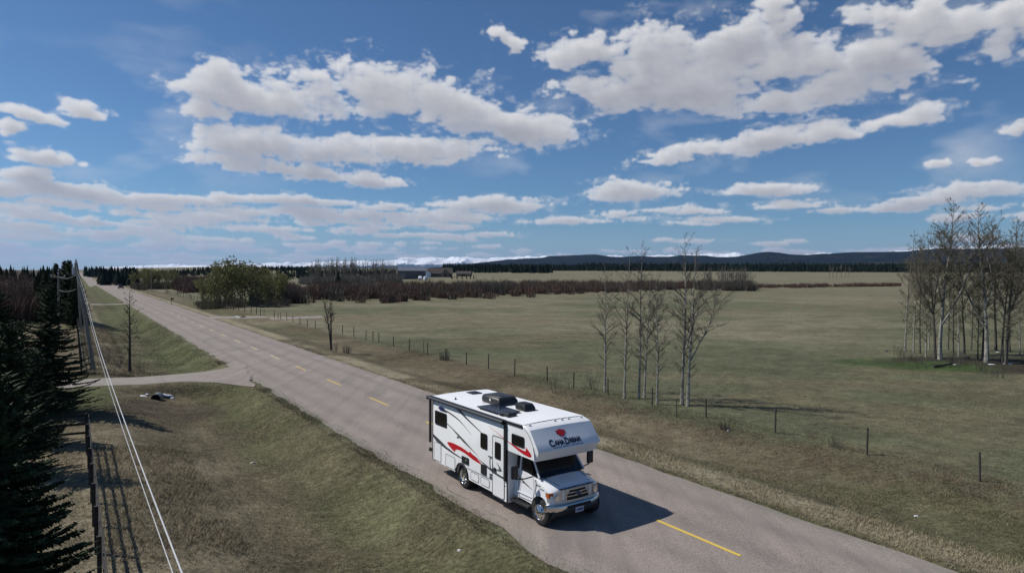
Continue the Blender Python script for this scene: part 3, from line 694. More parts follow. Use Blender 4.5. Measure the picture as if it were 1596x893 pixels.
# --- cab
FA, RA, RAD = .79, 5.02, .40
def cabwarp(p):
    x, y, z = p; ax = abs(x)
    if z > 1.05: x *= 1-.10*min(1, (z-1.05)/.33)
    fr = max(0, min(1, (.75-y)/.5)); x *= 1-.06*fr
    y += .13*fr*max(0, (ax-.45)/.55)**1.6
    if z > 1.0 and y < 1.3:
        k = min(1, (z-1.0)/.12); z -= k*(.10*max(0, (ax-.62)/.38)**1.3); z += k*.025*(1-min(1, ax/.62)**2)
        if .55 < ax < .70 : z += 0
    return (x, y, z)
arch = [(FA+.47*math.cos(R(a)), .40+.47*math.sin(R(a))) for a in range(12, 170, 12)]
cab_o = [(.33, .52), (.30, .62), (.27, .80), (.26, 1.10), (.275, 1.15), (.33, 1.185), (.48, 1.235), (.65, 1.27), (.83, 1.31), (1.0, 1.36), (1.2, 1.39), (1.6, 1.40), (2.24, 1.41), (2.24, .55), (1.6, .54), (1.27, .52)]+arch
mb = MB(); xs_ = [-1.01, -.985, -.93, -.82, -.64, -.60, -.3, 0, .3, .60, .64, .82, .93, .985, 1.01]; n = len(cab_o)
cyy, czz = 1.2, .9
for x in xs_:
    ins = max(0, (abs(x)-.93))*.35
    for (y, z) in cab_o:
        yy = y+ins*(1 if y < .5 else 0); zz = z-ins*(1 if z > 1.1 else 0); mb.v.append(cabwarp((x, yy, zz)))
for k in range(len(xs_)-1):
    for i in range(n): a = k*n+i; b = k*n+(i+1) % n; mb.f.append((a, b, b+n, a+n))
mb.f.append(tuple(range(n))); mb.f.append(tuple(reversed(range((len(xs_)-1)*n, len(xs_)*n))))
cab_ = mb.build('cab', WHITE2, rv, smooth=True, angle=30)
# glasshouse: dark glass block with white pillars
def loft(name, secs, m, parent, bevel=0, smooth=False):
    mb = MB(); k = len(secs[0])
    for s in secs: mb.v.extend(s)
    for i in range(len(secs)-1):
        for j in range(k): a = i*k+j; b = i*k+(j+1) % k; mb.f.append((a, b, b+k, a+k))
    mb.f.append(tuple(range(k))); mb.f.append(tuple(range((len(secs)-1)*k, len(secs)*k)))
    return mb.build(name, m, parent, bevel=bevel, smooth=smooth)
gh = loft('windscreen', [[(-.885, .985, 1.345), (-.5, .93, 1.36), (0, .91, 1.365), (.5, .93, 1.36), (.885, .985, 1.345), (.88, 2.2, 1.38), (-.88, 2.2, 1.38)],
                         [(-.80, 1.52, 2.00), (-.45, 1.47, 2.01), (0, 1.455, 2.015), (.45, 1.47, 2.01), (.80, 1.52, 2.00), (.82, 2.2, 2.01), (-.82, 2.2, 2.01)]], DGLASS, rv)
for sg in (-1, 1):
    MB().tube([(sg*.895, .99, 1.35), (sg*.855, 1.24, 1.66), (sg*.81, 1.52, 1.99)], [.035, .032, .03], 6).build('pillar', WHITE2, rv, smooth=True)
    # side window, door lines, stripe, fender vent
    sw = loft('side_window', [[(sg*.925, 1.24, 1.40), (sg*.925, 1.90, 1.40), (sg*.86, 1.90, 1.95), (sg*.86, 1.50, 1.95)],
                              [(sg*.885, 1.26, 1.40), (sg*.885, 1.90, 1.40), (sg*.83, 1.90, 1.93), (sg*.83, 1.50, 1.93)]], DGLASS, rv)
    MB().tube([(sg*.925, 1.93, 1.40), (sg*.85, 1.93, 1.98)], .035, 6).build('pillar', WHITE2, rv)
    dr = MB().tube([(sg*.985, 1.16, 1.37), (sg*1.014, 1.10, 1.0), (sg*1.014, 1.14, .62)], .008, 4).tube([(sg*.985, 1.92, 1.38), (sg*1.014, 1.90, 1.0), (sg*1.014, 1.88, .57)], .008, 4).tube([(sg*1.014, 1.14, .60), (sg*1.014, 1.88, .58)], .008, 4).build('door_seam', LINE, rv)
    MB().box(sg*1.012, sg*1.04, 1.74, 1.87, 1.13, 1.18).build('cab_door_handle', BLACK, rv, bevel=.008)
    MB().box(sg*1.010, sg*1.022, .78, .99, 1.155, 1.185).build('fender_badge', BLACK, rv)
    MB().prism([(1.95, 1.20), (1.6, 1.06), (1.2, .97), (1.6, 1.10), (1.95, 1.25)], 'x', sg*1.011, sg*1.0145).build('stripe', GREYV, rv)
    MB().box(sg*1.011, sg*1.024, 1.22, 2.2, .70, .74).build('body_crease', WHITE2, rv, bevel=.006)
    rb = MB().box(min(sg*.98, sg*1.18), max(sg*.98, sg*1.18), 1.18, 2.15, .40, .47).build('running_board', BLACK, rv, bevel=.02)
    # mirrors
    mm = MB().box(sg*1.53-.12, sg*1.53+.12, 1.36, 1.46, 1.33, 1.74).build('mirror', BLACK, rv, bevel=.035)
    MB().box(sg*1.53-.09, sg*1.53+.09, 1.462, 1.466, 1.37, 1.70).build('mirror_glass', LENS, mm)
    MB().tube([(sg*.97, 1.22, 1.36), (sg*1.2, 1.30, 1.31), (sg*1.50, 1.41, 1.32), (sg*1.52, 1.41, 1.36)], .02, 6).build('mirror_arm', BLACK, mm)
    # headlamps
    hl = loft('headlight', [[(sg*.655, .262, .755), (sg*.965, .44, .765), (sg*.965, .44, 1.045), (sg*.80, .33, 1.075), (sg*.655, .268, 1.085)],
                            [(sg*.655, .30, .755), (sg*.97, .60, .765), (sg*.97, .60, 1.045), (sg*.80, .45, 1.075), (sg*.655, .30, 1.085)]], LENS, rv)
    loft('indicator_lens', [[(sg*.86, .363, .90), (sg*.972, .43, .90), (sg*.972, .43, 1.04), (sg*.86, .355, 1.05)],
                            [(sg*.86, .39, .90), (sg*.978, .55, .90), (sg*.978, .55, 1.04), (sg*.86, .39, 1.05)]], AMBER, hl)
    MB().lathe([(0, .075), (-.02, .08), (-.021, .001)], 'y', (sg*.76, .305, .90), 16).build('lamp_bowl', CHROME, hl, smooth=True)
# bonnet deflector
mb = MB(); pts = [(x, .235+.10*max(0, (abs(x)-.45)/.3)**2, 1.155+.02*(1-(x/.7)**2)) for x in [-.68+1.36*k/12 for k in range(13)]]
mb.tube(pts, .018, 6); mb.build('bonnet_deflector', mat('blue_black_gloss', (.01, .02, .07), .08), rv, smooth=True)
for sg in (-1, 1): MB().tube([(sg*.60, .40, 1.215), (sg*.66, .75, 1.29), (sg*.74, 1.0, 1.345)], .006, 4).build('bonnet_seam', GREYV, rv)
MB().box(-.75, .75, .93, 1.0, 1.345, 1.365).build('cowl', BLACK, rv)
for sg in (-1, .15): MB().tube([(sg*.55, .95, 1.375), (sg*.55+.3, 1.02, 1.42), (sg*.55+.62, 1.05, 1.43)], .009, 4).build('wiper', BLACK, rv)
# grille
gr_ = MB()
def gx(x): return .215+.07*(abs(x)/.64)**2
def bar(mb, x0, x1, z0, z1, dy=0.0, dep=.05, n=6):
    for i in range(n):
        a = x0+(x1-x0)*i/n; b = x0+(x1-x0)*(i+1)/n; ya, yb = gx(a)+dy, gx(b)+dy
        mb.add([(a, ya, z0), (b, yb, z0), (b, yb, z1), (a, ya, z1), (a, ya+dep, z0), (b, yb+dep, z0), (b, yb+dep, z1), (a, ya+dep, z1)], [(0, 1, 2, 3), (4, 7, 6, 5), (0, 4, 5, 1), (3, 2, 6, 7), (0, 3, 7, 4), (1, 5, 6, 2)])
bk = MB(); bar(bk, -.60, .60, .79, 1.10, .03); grb = bk.build('grille', CHAS, rv)
g2 = MB(); bar(g2, -.64, .64, 1.085, 1.13); bar(g2, -.64, .64, .755, .795)
for a, b in ((-.64, -.585), (.585, .64), (-.475, -.425), (.425, .475)): bar(g2, a, b, .795, 1.085, 0, .05, 1)
bar(g2, -.425, .425, .985, 1.02, .004); bar(g2, -.425, .425, .885, .92, .004)
g2.build('grille_frame', CHROMEG, grb, bevel=.005)
MB().lathe([(0, .115), (-.02, .11), (-.022, .001)], 'y', (0, .205, .955), 24).build('emblem_rim', CHROMEG, grb, smooth=True)
emb = MB().lathe([(0, .098), (-.008, .095), (-.009, .001)], 'y', (0, .184, .955), 24).build('emblem', BLUEV, grb, smooth=True)
for o in (bpy.data.objects['emblem_rim'], emb): 
    for v in o.data.vertices: v.co.z = .955+(v.co.z-.955)*.48; v.co.x *= 1.15
# bumper
def bumpc(x): return .20+.24*max(0, (abs(x)-.55)/.5)**1.7+.02*(x/1.0)**2
mb = MB(); NB = 24; prof = [(.03, .705), (.0, .685), (-.012, .62), (.0, .54), (.03, .49), (.12, .49), (.12, .705)]
for i in range(NB+1):
    x = -1.05+2.10*i/NB
    for (dy, z) in prof: mb.v.append((x, bumpc(x)-.02+dy, z))
for i in range(NB):
    for j in range(7): a = i*7+j; b = i*7+(j+1) % 7; mb.f.append((a, b, b+7, a+7))
mb.f.append(tuple(range(7))); mb.f.append(tuple(range(NB*7, NB*7+7)))
bp = mb.build('front_bumper', CHROME, rv, smooth=True, angle=50)
mb = MB()
for i in range(6): a = -.45+.9*i/6; mb.box(a, a+.15, .150, .2, .565, .655)
mb.build('air_intake', CHAS, bp)
MB().prism([(-.95, .33), (.95, .33), (.90, .50), (-.90, .50)], 'y', .30, .42).build('air_dam', BLACK, rv, bevel=.03)
pl = MB().box(-.17, .15, .135, .150, .41, .565).build('number_plate', PLATE, bp)
mb = MB()
for i in range(6): mb.box(-.125+i*.043, -.095+i*.043, .131, .136, .455, .52)
mb.build('plate_characters', LETTER, pl)
# wheels
def wheel(x, y, sg, steer=0.0, dual=False):
    w = empty('wheel', (x, y, RAD), steer, rv)
    tw = .24
    prof = [(-tw/2, .235), (-tw/2-.004, .30), (-tw/2+.01, .37), (-tw/2+.03, .395), (0, .40), (tw/2-.03, .395), (tw/2-.01, .37), (tw/2+.004, .30), (tw/2, .235), (-tw/2, .235)]
    m = MB().lathe(prof, 'x', (0, 0, 0), 36)
    if dual: m.lathe(prof, 'x', (-sg*.29, 0, 0), 24)
    m.build('tyre', TYRE, w, smooth=True)
    e = sg*tw/2
    if dual: rp = [(0, .235), (-.01, .225), (-.10, .20), (-.11, .13), (-.045, .10), (-.04, .055), (.02, .05), (.025, .001)]
    else: rp = [(0, .235), (.012, .22), (-.005, .20), (.03, .15), (.055, .11), (.06, .06), (.10, .055), (.105, .001)]
    rim = MB().lathe([(e+sg*o, r) for o, r in rp], 'x', (0, 0, 0), 32).build('rim', CHROME, w, smooth=True, angle=40)
    for k in range(8):
        mb = MB(); a = 2*math.pi*k/8; rr = .165; off = e+sg*(.024 if not dual else -.085)
        mb.lathe([(off, .026), (off+sg*.004, .024), (off+sg*.005, .001)], 'x', (0, rr*math.cos(a), rr*math.sin(a)), 8)
        mb.build('hand_hole', CHAS, rim, smooth=True)
wheel(-.93, FA, -1, R(4)); wheel(.93, FA, 1, R(4)); wheel(-1.06, RA, -1, dual=True); wheel(1.06, RA, 1, dual=True)
# lettering on the cap (flat decal following the inclined face)
c_top, c_bot = Vector((0, .95-.07, 2.70)), Vector((0, .60-.10, 2.29))
vdir = (c_top-c_bot).normalized(); ndir = Vector((0, -vdir.z, vdir.y))
def capsurf(x, h):
    """point on the cap face: x across, h metres up the incline from the lower crease"""
    ys_ = [(.61, 2.295, .06, 1.24), (.76, 2.48, .05, 1.23), (.95, 2.705, .04, 1.22), (1.06, 2.835, .03, 1.215)]
    L = 0
    for (a, b) in zip(ys_, ys_[1:]):
        seg = math.hypot(b[0]-a[0], b[1]-a[1])
        if h <= L+seg or b is ys_[-1]:
            u = (h-L)/seg; y, z, bl, w = [a[i]+(b[i]-a[i])*u for i in range(4)]
            return Vector((x, y-bl*(1-abs(x/w)**3), z))+ndir*.0
        L += seg
def decal(name, me2d, m, parent=cap, off=.006):
    for v in me2d.vertices:
        p = capsurf(v.co.x, v.co.y)+ndir*(off if v.co.z > -1 else 0); v.co = p
    o = link(name, me2d, m, parent); return o
def text_mesh(s, size, bold=0.0, ext=0.0):
    cu = bpy.data.curves.new('txt', 'FONT'); cu.body = s; cu.size = size; cu.offset = bold; cu.resolution_u = 3; cu.align_x = 'LEFT'
    o = bpy.data.objects.new('txt', cu); COL.objects.link(o); bpy.context.view_layer.update()
    dg = bpy.context.evaluated_depsgraph_get(); me = bpy.data.meshes.new_from_object(o.evaluated_get(dg)); bpy.data.objects.remove(o); return me
def place_text(s, size, x0, h0, sx=1.0, bold=0.0, skew=0.0):
    me = text_mesh(s, size, bold); xs = [v.co.x for v in me.vertices]; w0 = min(xs)
    for v in me.vertices: v.co.x = x0+(v.co.x-w0)*sx; v.co.y = h0+v.co.y
    return me, max(v.co.x for v in me.vertices)
# subdivide long letter faces is unnecessary: the face is almost flat
sgn = 1
x = -.76; parts = []
for ch, size in (('C', .30), ('ANA', .215), ('D', .30), ('REAM', .215)):
    me, x1 = place_text(ch, size, x, .115 if size < .25 else .095, .80, .016); decal('lettering', me, LETTER); x = x1+.012
endx = x
me, x1 = place_text('YOUR WAY, TRAVEL AT YOUR OWN PACE', .062, -.68, .020, .78, .001)
sc_ = (.50+.68)/(x1+.68)
for v in me.vertices: v.co.x = -.68+(v.co.x+.68)*sc_
decal('lettering', me, LETTER)
leaf = [(0, -.42), (.03, -.20), (.24, -.24), (.21, -.15), (.46, .04), (.38, .08), (.44, .27), (.29, .24), (.25, .33), (.13, .17), (.19, .44), (.10, .40), (0, .58)]
leaf = leaf+[(-a, b) for a, b in leaf[-2:0:-1]]
def leafmesh(k, grow=0.0):
    P = []
    for a, b in leaf:
        l = math.hypot(a, b-.1); f = (l+grow)/l; P.append((-.16+a*f*k, .47+.1*k+(b-.1)*f*k))
    me = bpy.data.meshes.new('leaf'); me.from_pydata([(p[0], p[1], 0) for p in P], [], [tuple(range(len(P)))]); me.update(); return me
decal('maple_leaf_outline', leafmesh(.40, .035), LETTER, off=.005)
lf = decal('maple_leaf', leafmesh(.40), mat('leaf_red', (.55, .02, .03), .4), off=.008)

# ------------------------------------------------------------------ trees
BARKA = mat('aspen_bark', (.44, .42, .36), .85, var=.9, vscale=4.5, col2=(.07, .062, .052))
BARKD = mat('dark_bark', (.045, .040, .036), .9, var=.6, vscale=4)
BARKG = mat('grey_bark', (.16, .145, .12), .9, var=.8, vscale=3, col2=(.07, .062, .05))
TWIG = mat('brown_twigs', (.085, .072, .058), .9, island=.35)
TWIGP = mat('pale_twigs', (.16, .145, .12), .9, island=.35)
TWIGW = mat('warm_brown_stems', (.15, .125, .075), .9, island=.4)
TWIGD = mat('dark_twigs', (.030, .026, .024), .9, island=.3)
TWIGR = mat('willow_stems', (.118, .070, .050), .9, island=.5)
BUD = mat('spring_leaves', (.27, .265, .095), .8, island=.4)
SPR = mat('spruce_needles', (.030, .048, .020), .8, island=.6, spec=.2)
SPRF = mat('far_conifer_needles', (.010, .018, .012), .9, island=.5, spec=.1)

def bare(seed, H, r0, crown0=.25, nb=34, reach=1.6, sub=4, twigs=3, tr=.010, lean=(0, 0), fork=0, up=.9, sides=5, leaves=0, leafsize=.05, tmin=.006, crook=.10):
    """returns (trunk MB, crown MB, leaf MB) of a leafless or budding broadleaf"""
    g = random.Random(seed); T = MB(); Cn = MB(); Lf = MB()
    def path(p, d, L, n, wob, rise):
        P = [p]; d = Vector(d).normalized()
        for i in range(n):
            d = (d+Vector((g.gauss(0, wob), g.gauss(0, wob), g.gauss(0, wob)+rise))).normalized(); P.append(tuple(Vector(P[-1])+d*(L/n)))
        return P
    stems = []
    n = 14; P = [(0, 0, -.15)]; dx, dy = lean
    x = y = 0; vx, vy = dx*.5, dy*.5
    for i in range(1, n+1):
        vx += g.gauss(0, crook*.10)-(x-dx*H*i/n)*.05; vy += g.gauss(0, crook*.10)-(y-dy*H*i/n)*.05
        x += vx*H/n*.6; y += vy*H/n*.6; P.append((x, y, H*i/n))
    rads = [r0*(1-.93*(i/n)**.9) for i in range(n+1)]; rads[0] *= 1.25
    T.tube(P, rads, 7); stems.append((P, rads))
    for k in range(fork):
        i0 = g.randint(3, 6); a = g.uniform(0, 6.28); q = path(P[i0], (math.cos(a)*.6, math.sin(a)*.6, 1), H*(1-i0/n)*g.uniform(.7, .95), 8, .10, .12)
        rr = [rads[i0]*.7*(1-.9*j/8) for j in range(9)]; T.tube(q, rr, 6); stems.append((q, rr))
    for si, (P, rads) in enumerate(stems):
        m = nb if si == 0 else int(nb*.6)
        for b in range(m):
            u = crown0+(1-crown0)*(b+g.random())/m if si == 0 else g.uniform(.25, 1)
            f = min(u*(len(P)-1), len(P)-1.001); i = int(f); w = f-i
            p = tuple(P[i][c]*(1-w)+P[i+1][c]*w for c in range(3)); rt = rads[i]*(1-w)+rads[i+1]*w
            prof = min(1, .35+1.6*(u-crown0)/(1-crown0+1e-6))*(1-.72*max(0, (u-.35)/.65)**1.3)
            L = reach*prof*g.uniform(.55, 1.15); a = g.uniform(0, 6.283)
            d = (math.cos(a), math.sin(a), up*g.uniform(.5, 1.2)+.5*u)
            r = min(rt*.55, .012+.012*L)+.003
            q = path(p, d, L, 5, .13, .07); Cn.tube(q, [r, r*.8, r*.62, r*.45, r*.32, tmin], 4, cap=False)
            for s_ in range(max(1, int(sub*min(1.2, L/reach+.3)))):
                j = g.randint(1, 5); a2 = a+g.uniform(-1.2, 1.2); L2 = L*g.uniform(.25, .5)
                q2 = path(q[j], (math.cos(a2), math.sin(a2), g.uniform(.2, 1.3)), L2, 3, .2, .10); r2 = max(tmin, r*.45)
                Cn.tube(q2, [r2, r2*.7, max(tmin, r2*.5), tmin*.7], 3, cap=False)
                for t_ in range(twigs):
                    j2 = g.randint(1, 3); a3 = a2+g.uniform(-1.3, 1.3)
                    q3 = path(q2[j2], (math.cos(a3), math.sin(a3), g.uniform(.1, 1.4)), L2*g.uniform(.3, .65), 2, .2, .1)
                    Cn.tube(q3, [tmin, tmin*.8, tmin*.5], 3, cap=False)
                    for l_ in range(leaves):
                        c = Vector(q3[g.randint(1, 2)])+Vector((g.gauss(0, .1), g.gauss(0, .1), g.gauss(0, .1)))*L2
                        e1 = Vector((g.gauss(0, 1), g.gauss(0, 1), g.gauss(0, 1))).normalized()*leafsize*g.uniform(.6, 1.4); e2 = e1.cross(Vector((g.gauss(0, 1), g.gauss(0, 1), 1))).normalized()*leafsize*.6
                        Lf.add([tuple(c-e1), tuple(c+e2), tuple(c+e1), tuple(c-e2)], [(0, 1, 2, 3)])
    return T, Cn, Lf
def tree_obj(kind, parts, mats, loc=(0, 0, 0), rz=0, sc=1.0):
    o = empty(kind, loc, rz); o.scale = (sc, sc, sc)
    T, Cn, Lf = parts
    T.build('trunk', mats[0], o, smooth=True, fix=False); c = Cn.build('crown', mats[1], o, fix=False)
    if Lf.v: Lf.build('leaves', mats[2], c, fix=False)
    return o
def put_copy(src, p, rz, sc, label, cat, group=None):
    c = copy_tree(src); c.location = p; c.rotation_euler = (0, 0, rz); c.scale = (sc[0], sc[0], sc[1]) if isinstance(sc, tuple) else (sc, sc, sc)
    for k in ('label', 'category', 'group'):
        if k in c: del c[k]
    return tag(c, label, cat, group)
def place(px, py, py_top=None):
    p = at(px, py); return p, (topz(p, px, py_top)-p.z if py_top is not None else 0)

# the row of young aspens by the right fence, each its own tree
# (base px, base py, top px, top py, trunk radius, seed)
ASP = [(943, 610, 940, 412, .085, 1, 'leftmost tall slim aspen of the row along the wire fence'),
       (973, 621, 980, 392, .085, 2, 'aspen with white foot second from left in the fence row'),
       (996, 621, 999, 378, .080, 3, 'tall straight aspen third from left in the fence row'),
       (1004, 620, 1012, 425, .075, 4, 'slim aspen leaning over a crooked foot in the middle of the fence row'),
       (1024, 630, 1022, 432, .080, 5, 'shorter aspen with low right branch, fifth in the fence row'),
       (1063, 630, 1059, 368, .110, 6, 'tallest aspen with forked top in the fence row'),
       (1072, 633, 1084, 388, .105, 7, 'rightmost aspen of the fence row with branches reaching right')]
for (bx, by, tx, ty, r, sd_, lab) in ASP:
    p = at(bx, by); H = topz(p, tx, ty)-p.z; dist = math.hypot(p.x, p.y)
    ln = ((tx-bx)/FPX*dist/H, 0)
    parts = bare(100+sd_, H, r, .16 if sd_ != 3 else .22, 48, 1.65 if sd_ in (1, 6, 7, 2) else 1.35, 5, 6, lean=ln, fork=1 if sd_ in (3, 6, 7) else 0, up=.62, tmin=.0055, crook=.26)
    o = tree_obj('aspen_tree', parts, (BARKA, TWIG, BUD), p); tag(o, lab, 'tree')
# saplings and brush along the fence
def brush(seed, n, h, spread, r=.008, lean=.35):
    g = random.Random(seed); m = MB()
    for i in range(n):
        a = g.uniform(0, 6.28); d = g.random()**.7*spread*.35; x, y = d*math.cos(a), d*math.sin(a); L = h*g.uniform(.5, 1.0)
        vx, vy = math.cos(a)*lean*g.random(), math.sin(a)*lean*g.random(); P = [(x, y, -.05)]
        for k in range(4): P.append((P[-1][0]+vx*L/4+g.gauss(0, .03*L), P[-1][1]+vy*L/4+g.gauss(0, .03*L), P[-1][2]+L/4))
        m.tube(P, [r, r*.9, r*.7, r*.5, r*.3], 3, cap=False)
        for k in range(3):
            q = P[g.randint(1, 4)]; a2 = g.uniform(0, 6.28); l = L*g.uniform(.12, .3)
            m.tube([q, (q[0]+math.cos(a2)*l*.6, q[1]+math.sin(a2)*l*.6, q[2]+l*.6), (q[0]+math.cos(a2)*l, q[1]+math.sin(a2)*l, q[2]+l*1.1)], [r*.6, r*.45, r*.3], 3, cap=False)
    return m
for (px, py, n, h, sp, m, lab, cat) in (
    (925, 607, 14, 1.7, 1.0, TWIGD, 'dark leafless shrub just left of the fence-row aspens', 'shrub'),
    (868, 612, 10, 1.9, 1.0, TWIG, 'thin bare saplings by the fence above the motorhome roof', 'shrub'),
    (889, 607, 7, 1.6, .6, TWIG, 'spindly bare sapling between the motorhome roof and the dark shrub', 'shrub'),
    (976, 643, 9, 1.1, .6, TWIGR, 'small reddish sapling in front of the second fence-row aspen', 'shrub'),
    (1303, 697, 40, .55, .9, TWIG, 'low tangle of dead brush between two fence posts at right', 'shrub'),
    (1265, 682, 24, .42, .9, TWIGR, 'low dry brush just right of a fence post', 'shrub'),
    (541, 551, 50, .9, 1.1, TWIGD, 'round dark shrub at the road edge near the forked tree', 'shrub'),
    (524, 548, 8, 1.2, .3, TWIGD, 'thin dark stems beside the foot of the forked tree', 'shrub'),
    (694, 561, 60, 1.0, 1.3, TWIGD, 'round brown shrub around a fence post behind the motorhome', 'shrub'),
    (1129, 669, 40, .45, .7, TWIGD, 'dark clump of dead weeds below the aspen shadow', 'shrub'),
    (1480, 750, 26, .45, 1.2, TWIGR, 'reddish weeds by the rightmost fence post', 'shrub'),
    (1510, 770, 26, .35, 1.3, TWIG, 'dry weeds in front of the rightmost fence post', 'shrub'),
    (1560, 762, 26, .35, 1.3, TWIGR, 'dry weeds at the right edge of the verge', 'shrub'),
    (1430, 742, 22, .30, 1.0, TWIGR, 'low weeds left of the rightmost fence post', 'shrub'),
    (166, 566, 22, 1.9, 1.2, TWIGP, 'pale dry saplings right of the leaning utility pole', 'shrub'),
    (186, 574, 18, 1.6, 1.0, TWIGP, 'pale dry brush left of the lone bare tree', 'shrub'),
    (218, 578, 16, 1.5, 1.0, TWIG, 'thin brown saplings right of the lone bare tree', 'shrub')):
    p = at(px, py); o = brush(px, n, h, sp, .010 if math.hypot(p.x, p.y) > 35 else .007).build('shrub', m, fix=False); o.location = p; tag(o, lab, cat)
# forked tree by the road and the lone tree left
p, H = place(516, 545, 468)
T1, C1, L1 = bare(301, H*1.0, .11, .3, 30, 1.1, 4, 3, lean=(.01, 0), up=1.5, tmin=.012)
T2, C2, L2 = bare(302, H*.98, .10, .35, 26, 1.3, 4, 3, lean=(-.27, 0), up=1.5, tmin=.012)
T1.add(T2.v, T2.f); C1.add(C2.v, C2.f)
tag(tree_obj('bare_tree', (T1, C1, L1), (BARKD, TWIGD, BUD), p), 'dark twin-stemmed bare tree at the far road edge before the fence', 'tree')
p, H = place(202, 582, 455)
tag(tree_obj('bare_tree', bare(303, H, .13, .22, 46, 1.25, 4, 3, up=.35, tmin=.010, crook=.05), (BARKD, TWIGD, BUD), p), 'lone dark bare tree with short side branches beside the driveway', 'tree')

# poplar grove by the right edge
TWIGG = mat('grove_twigs', (.135, .115, .088), .9, island=.35); BARKV = mat('grove_dark_bark', (.10, .092, .078), .9, var=.8, vscale=2.5, col2=(.04, .036, .03))
GROVE = [bare(400+k, 13.0, r, c0, 50, rc, 6, 5, fork=fk, up=.75, tmin=.009, leaves=2, leafsize=.035, crook=.42) for k, (r, c0, rc, fk) in enumerate(((.17, .20, 2.7, 2), (.13, .18, 2.3, 1), (.16, .15, 3.0, 2), (.10, .12, 1.6, 0), (.09, .10, 1.6, 1)))]
GM_ = [(BARKA, TWIGG), (BARKV, TWIGG), (BARKV, TWIGG), (BARKA, TWIGG), (BARKV, TWIGG)]
BUDG = mat('grove_buds', (.12, .115, .055), .8, island=.4)
proto = [None]*5
GV = [(1411, 547, 365, 3, 'slender pale poplar at the left edge of the grove'), (1424, 552, 372, 3, 'second slender pale poplar from the left edge of the grove'), (1434, 551, 380, 4, 'thin poplar in the left part of the grove behind two pale ones'),
      (1443, 557, 385, 3, 'young pale poplar left of the thick dark trunk'), (1457, 559, 372, 2, 'thick dark poplar leaning left with a long bent limb'), (1465, 560, 318, 0, 'tallest pale poplar with dark foot in the grove'),
      (1486, 552, 380, 4, 'thin poplar just right of the tallest one'), (1494, 556, 392, 3, 'slim poplar right of centre in the grove'), (1503, 552, 390, 1, 'dark trunked poplar in the middle of the grove'),
      (1514, 545, 398, 4, 'poplar at the back in the middle of the grove'), (1524, 560, 405, 4, 'short thin poplar left of the forked one'), (1531, 560, 395, 1, 'dark stem close beside the large forked poplar'),
      (1537, 565, 325, 0, 'large forked poplar with pale bark in the right half of the grove'), (1552, 546, 345, 1, 'dark upright poplar behind the large forked one'), (1562, 566, 370, 1, 'poplar in front near the right edge with split stems'),
      (1568, 567, 350, 2, 'thick dark poplar near the right edge of the photo'), (1574, 548, 380, 4, 'thin poplar behind the thick dark one at right'), (1589, 552, 400, 3, 'small sapling poplar at the very right of the grove'),
      (1608, 560, 340, 0, 'large poplar with its crown cut by the right edge'), (1478, 545, 400, 4, 'thin poplar at the back behind the tallest one'), (1448, 545, 400, 3, 'pale poplar at the back left of the grove')]
for i, (px, py, ty, k, lab) in enumerate(GV):
    p, H = place(px, py, ty)
    if proto[k] is None:
        proto[k] = tree_obj('poplar_tree', GROVE[k], (GM_[k][0], GM_[k][1], BUDG)); o = proto[k]
        o.location = p; o.rotation_euler = (0, 0, i*1.3); o.scale = (H/13,)*3
        tag(o, lab, 'tree', 'poplars in the grove at right')
    else: o = put_copy(proto[k], p, i*1.3+.4, (H/13*(1.0 if k < 3 else .9), H/13), lab, 'tree', 'poplars in the grove at right')
for (px, py, L, a, lab) in ((1470, 572, 2.2, .3, 'fallen log in the litter at the front of the grove'), (1503, 557, 3.0, 1.2, 'dark fallen trunk lying between the grove poplars')):
    p = at(px, py); o = MB().tube([(-L/2, 0, .12), (0, .05, .15), (L/2, -.05, .3)], [.12, .11, .07], 7).build('log', BARKD, smooth=True); o.location = p; o.rotation_euler = (0, 0, a); tag(o, lab, 'log')
SNOW = mat('old_snow', (.80, .82, .86), .7)
def lump(seed, a, b, h, n=11):
    g = random.Random(seed); m = MB(); rings = 4
    m.v.append((0, 0, h))
    for r in range(1, rings+1):
        for k in range(n):
            t = 2*math.pi*k/n; w = (r/rings)*g.uniform(.75, 1.15); m.v.append((a*w*math.cos(t), b*w*math.sin(t), h*(1-(r/rings)**2)-(.05 if r == rings else 0)))
    for k in range(n): m.f.append((0, 1+k, 1+(k+1) % n))
    for r in range(rings-1):
        for k in range(n): p = 1+r*n; m.f.append((p+k, p+n+k, p+n+(k+1) % n, p+(k+1) % n))
    return m
STONE = mat('pale_stone', (.42, .40, .37), .9, var=.5)
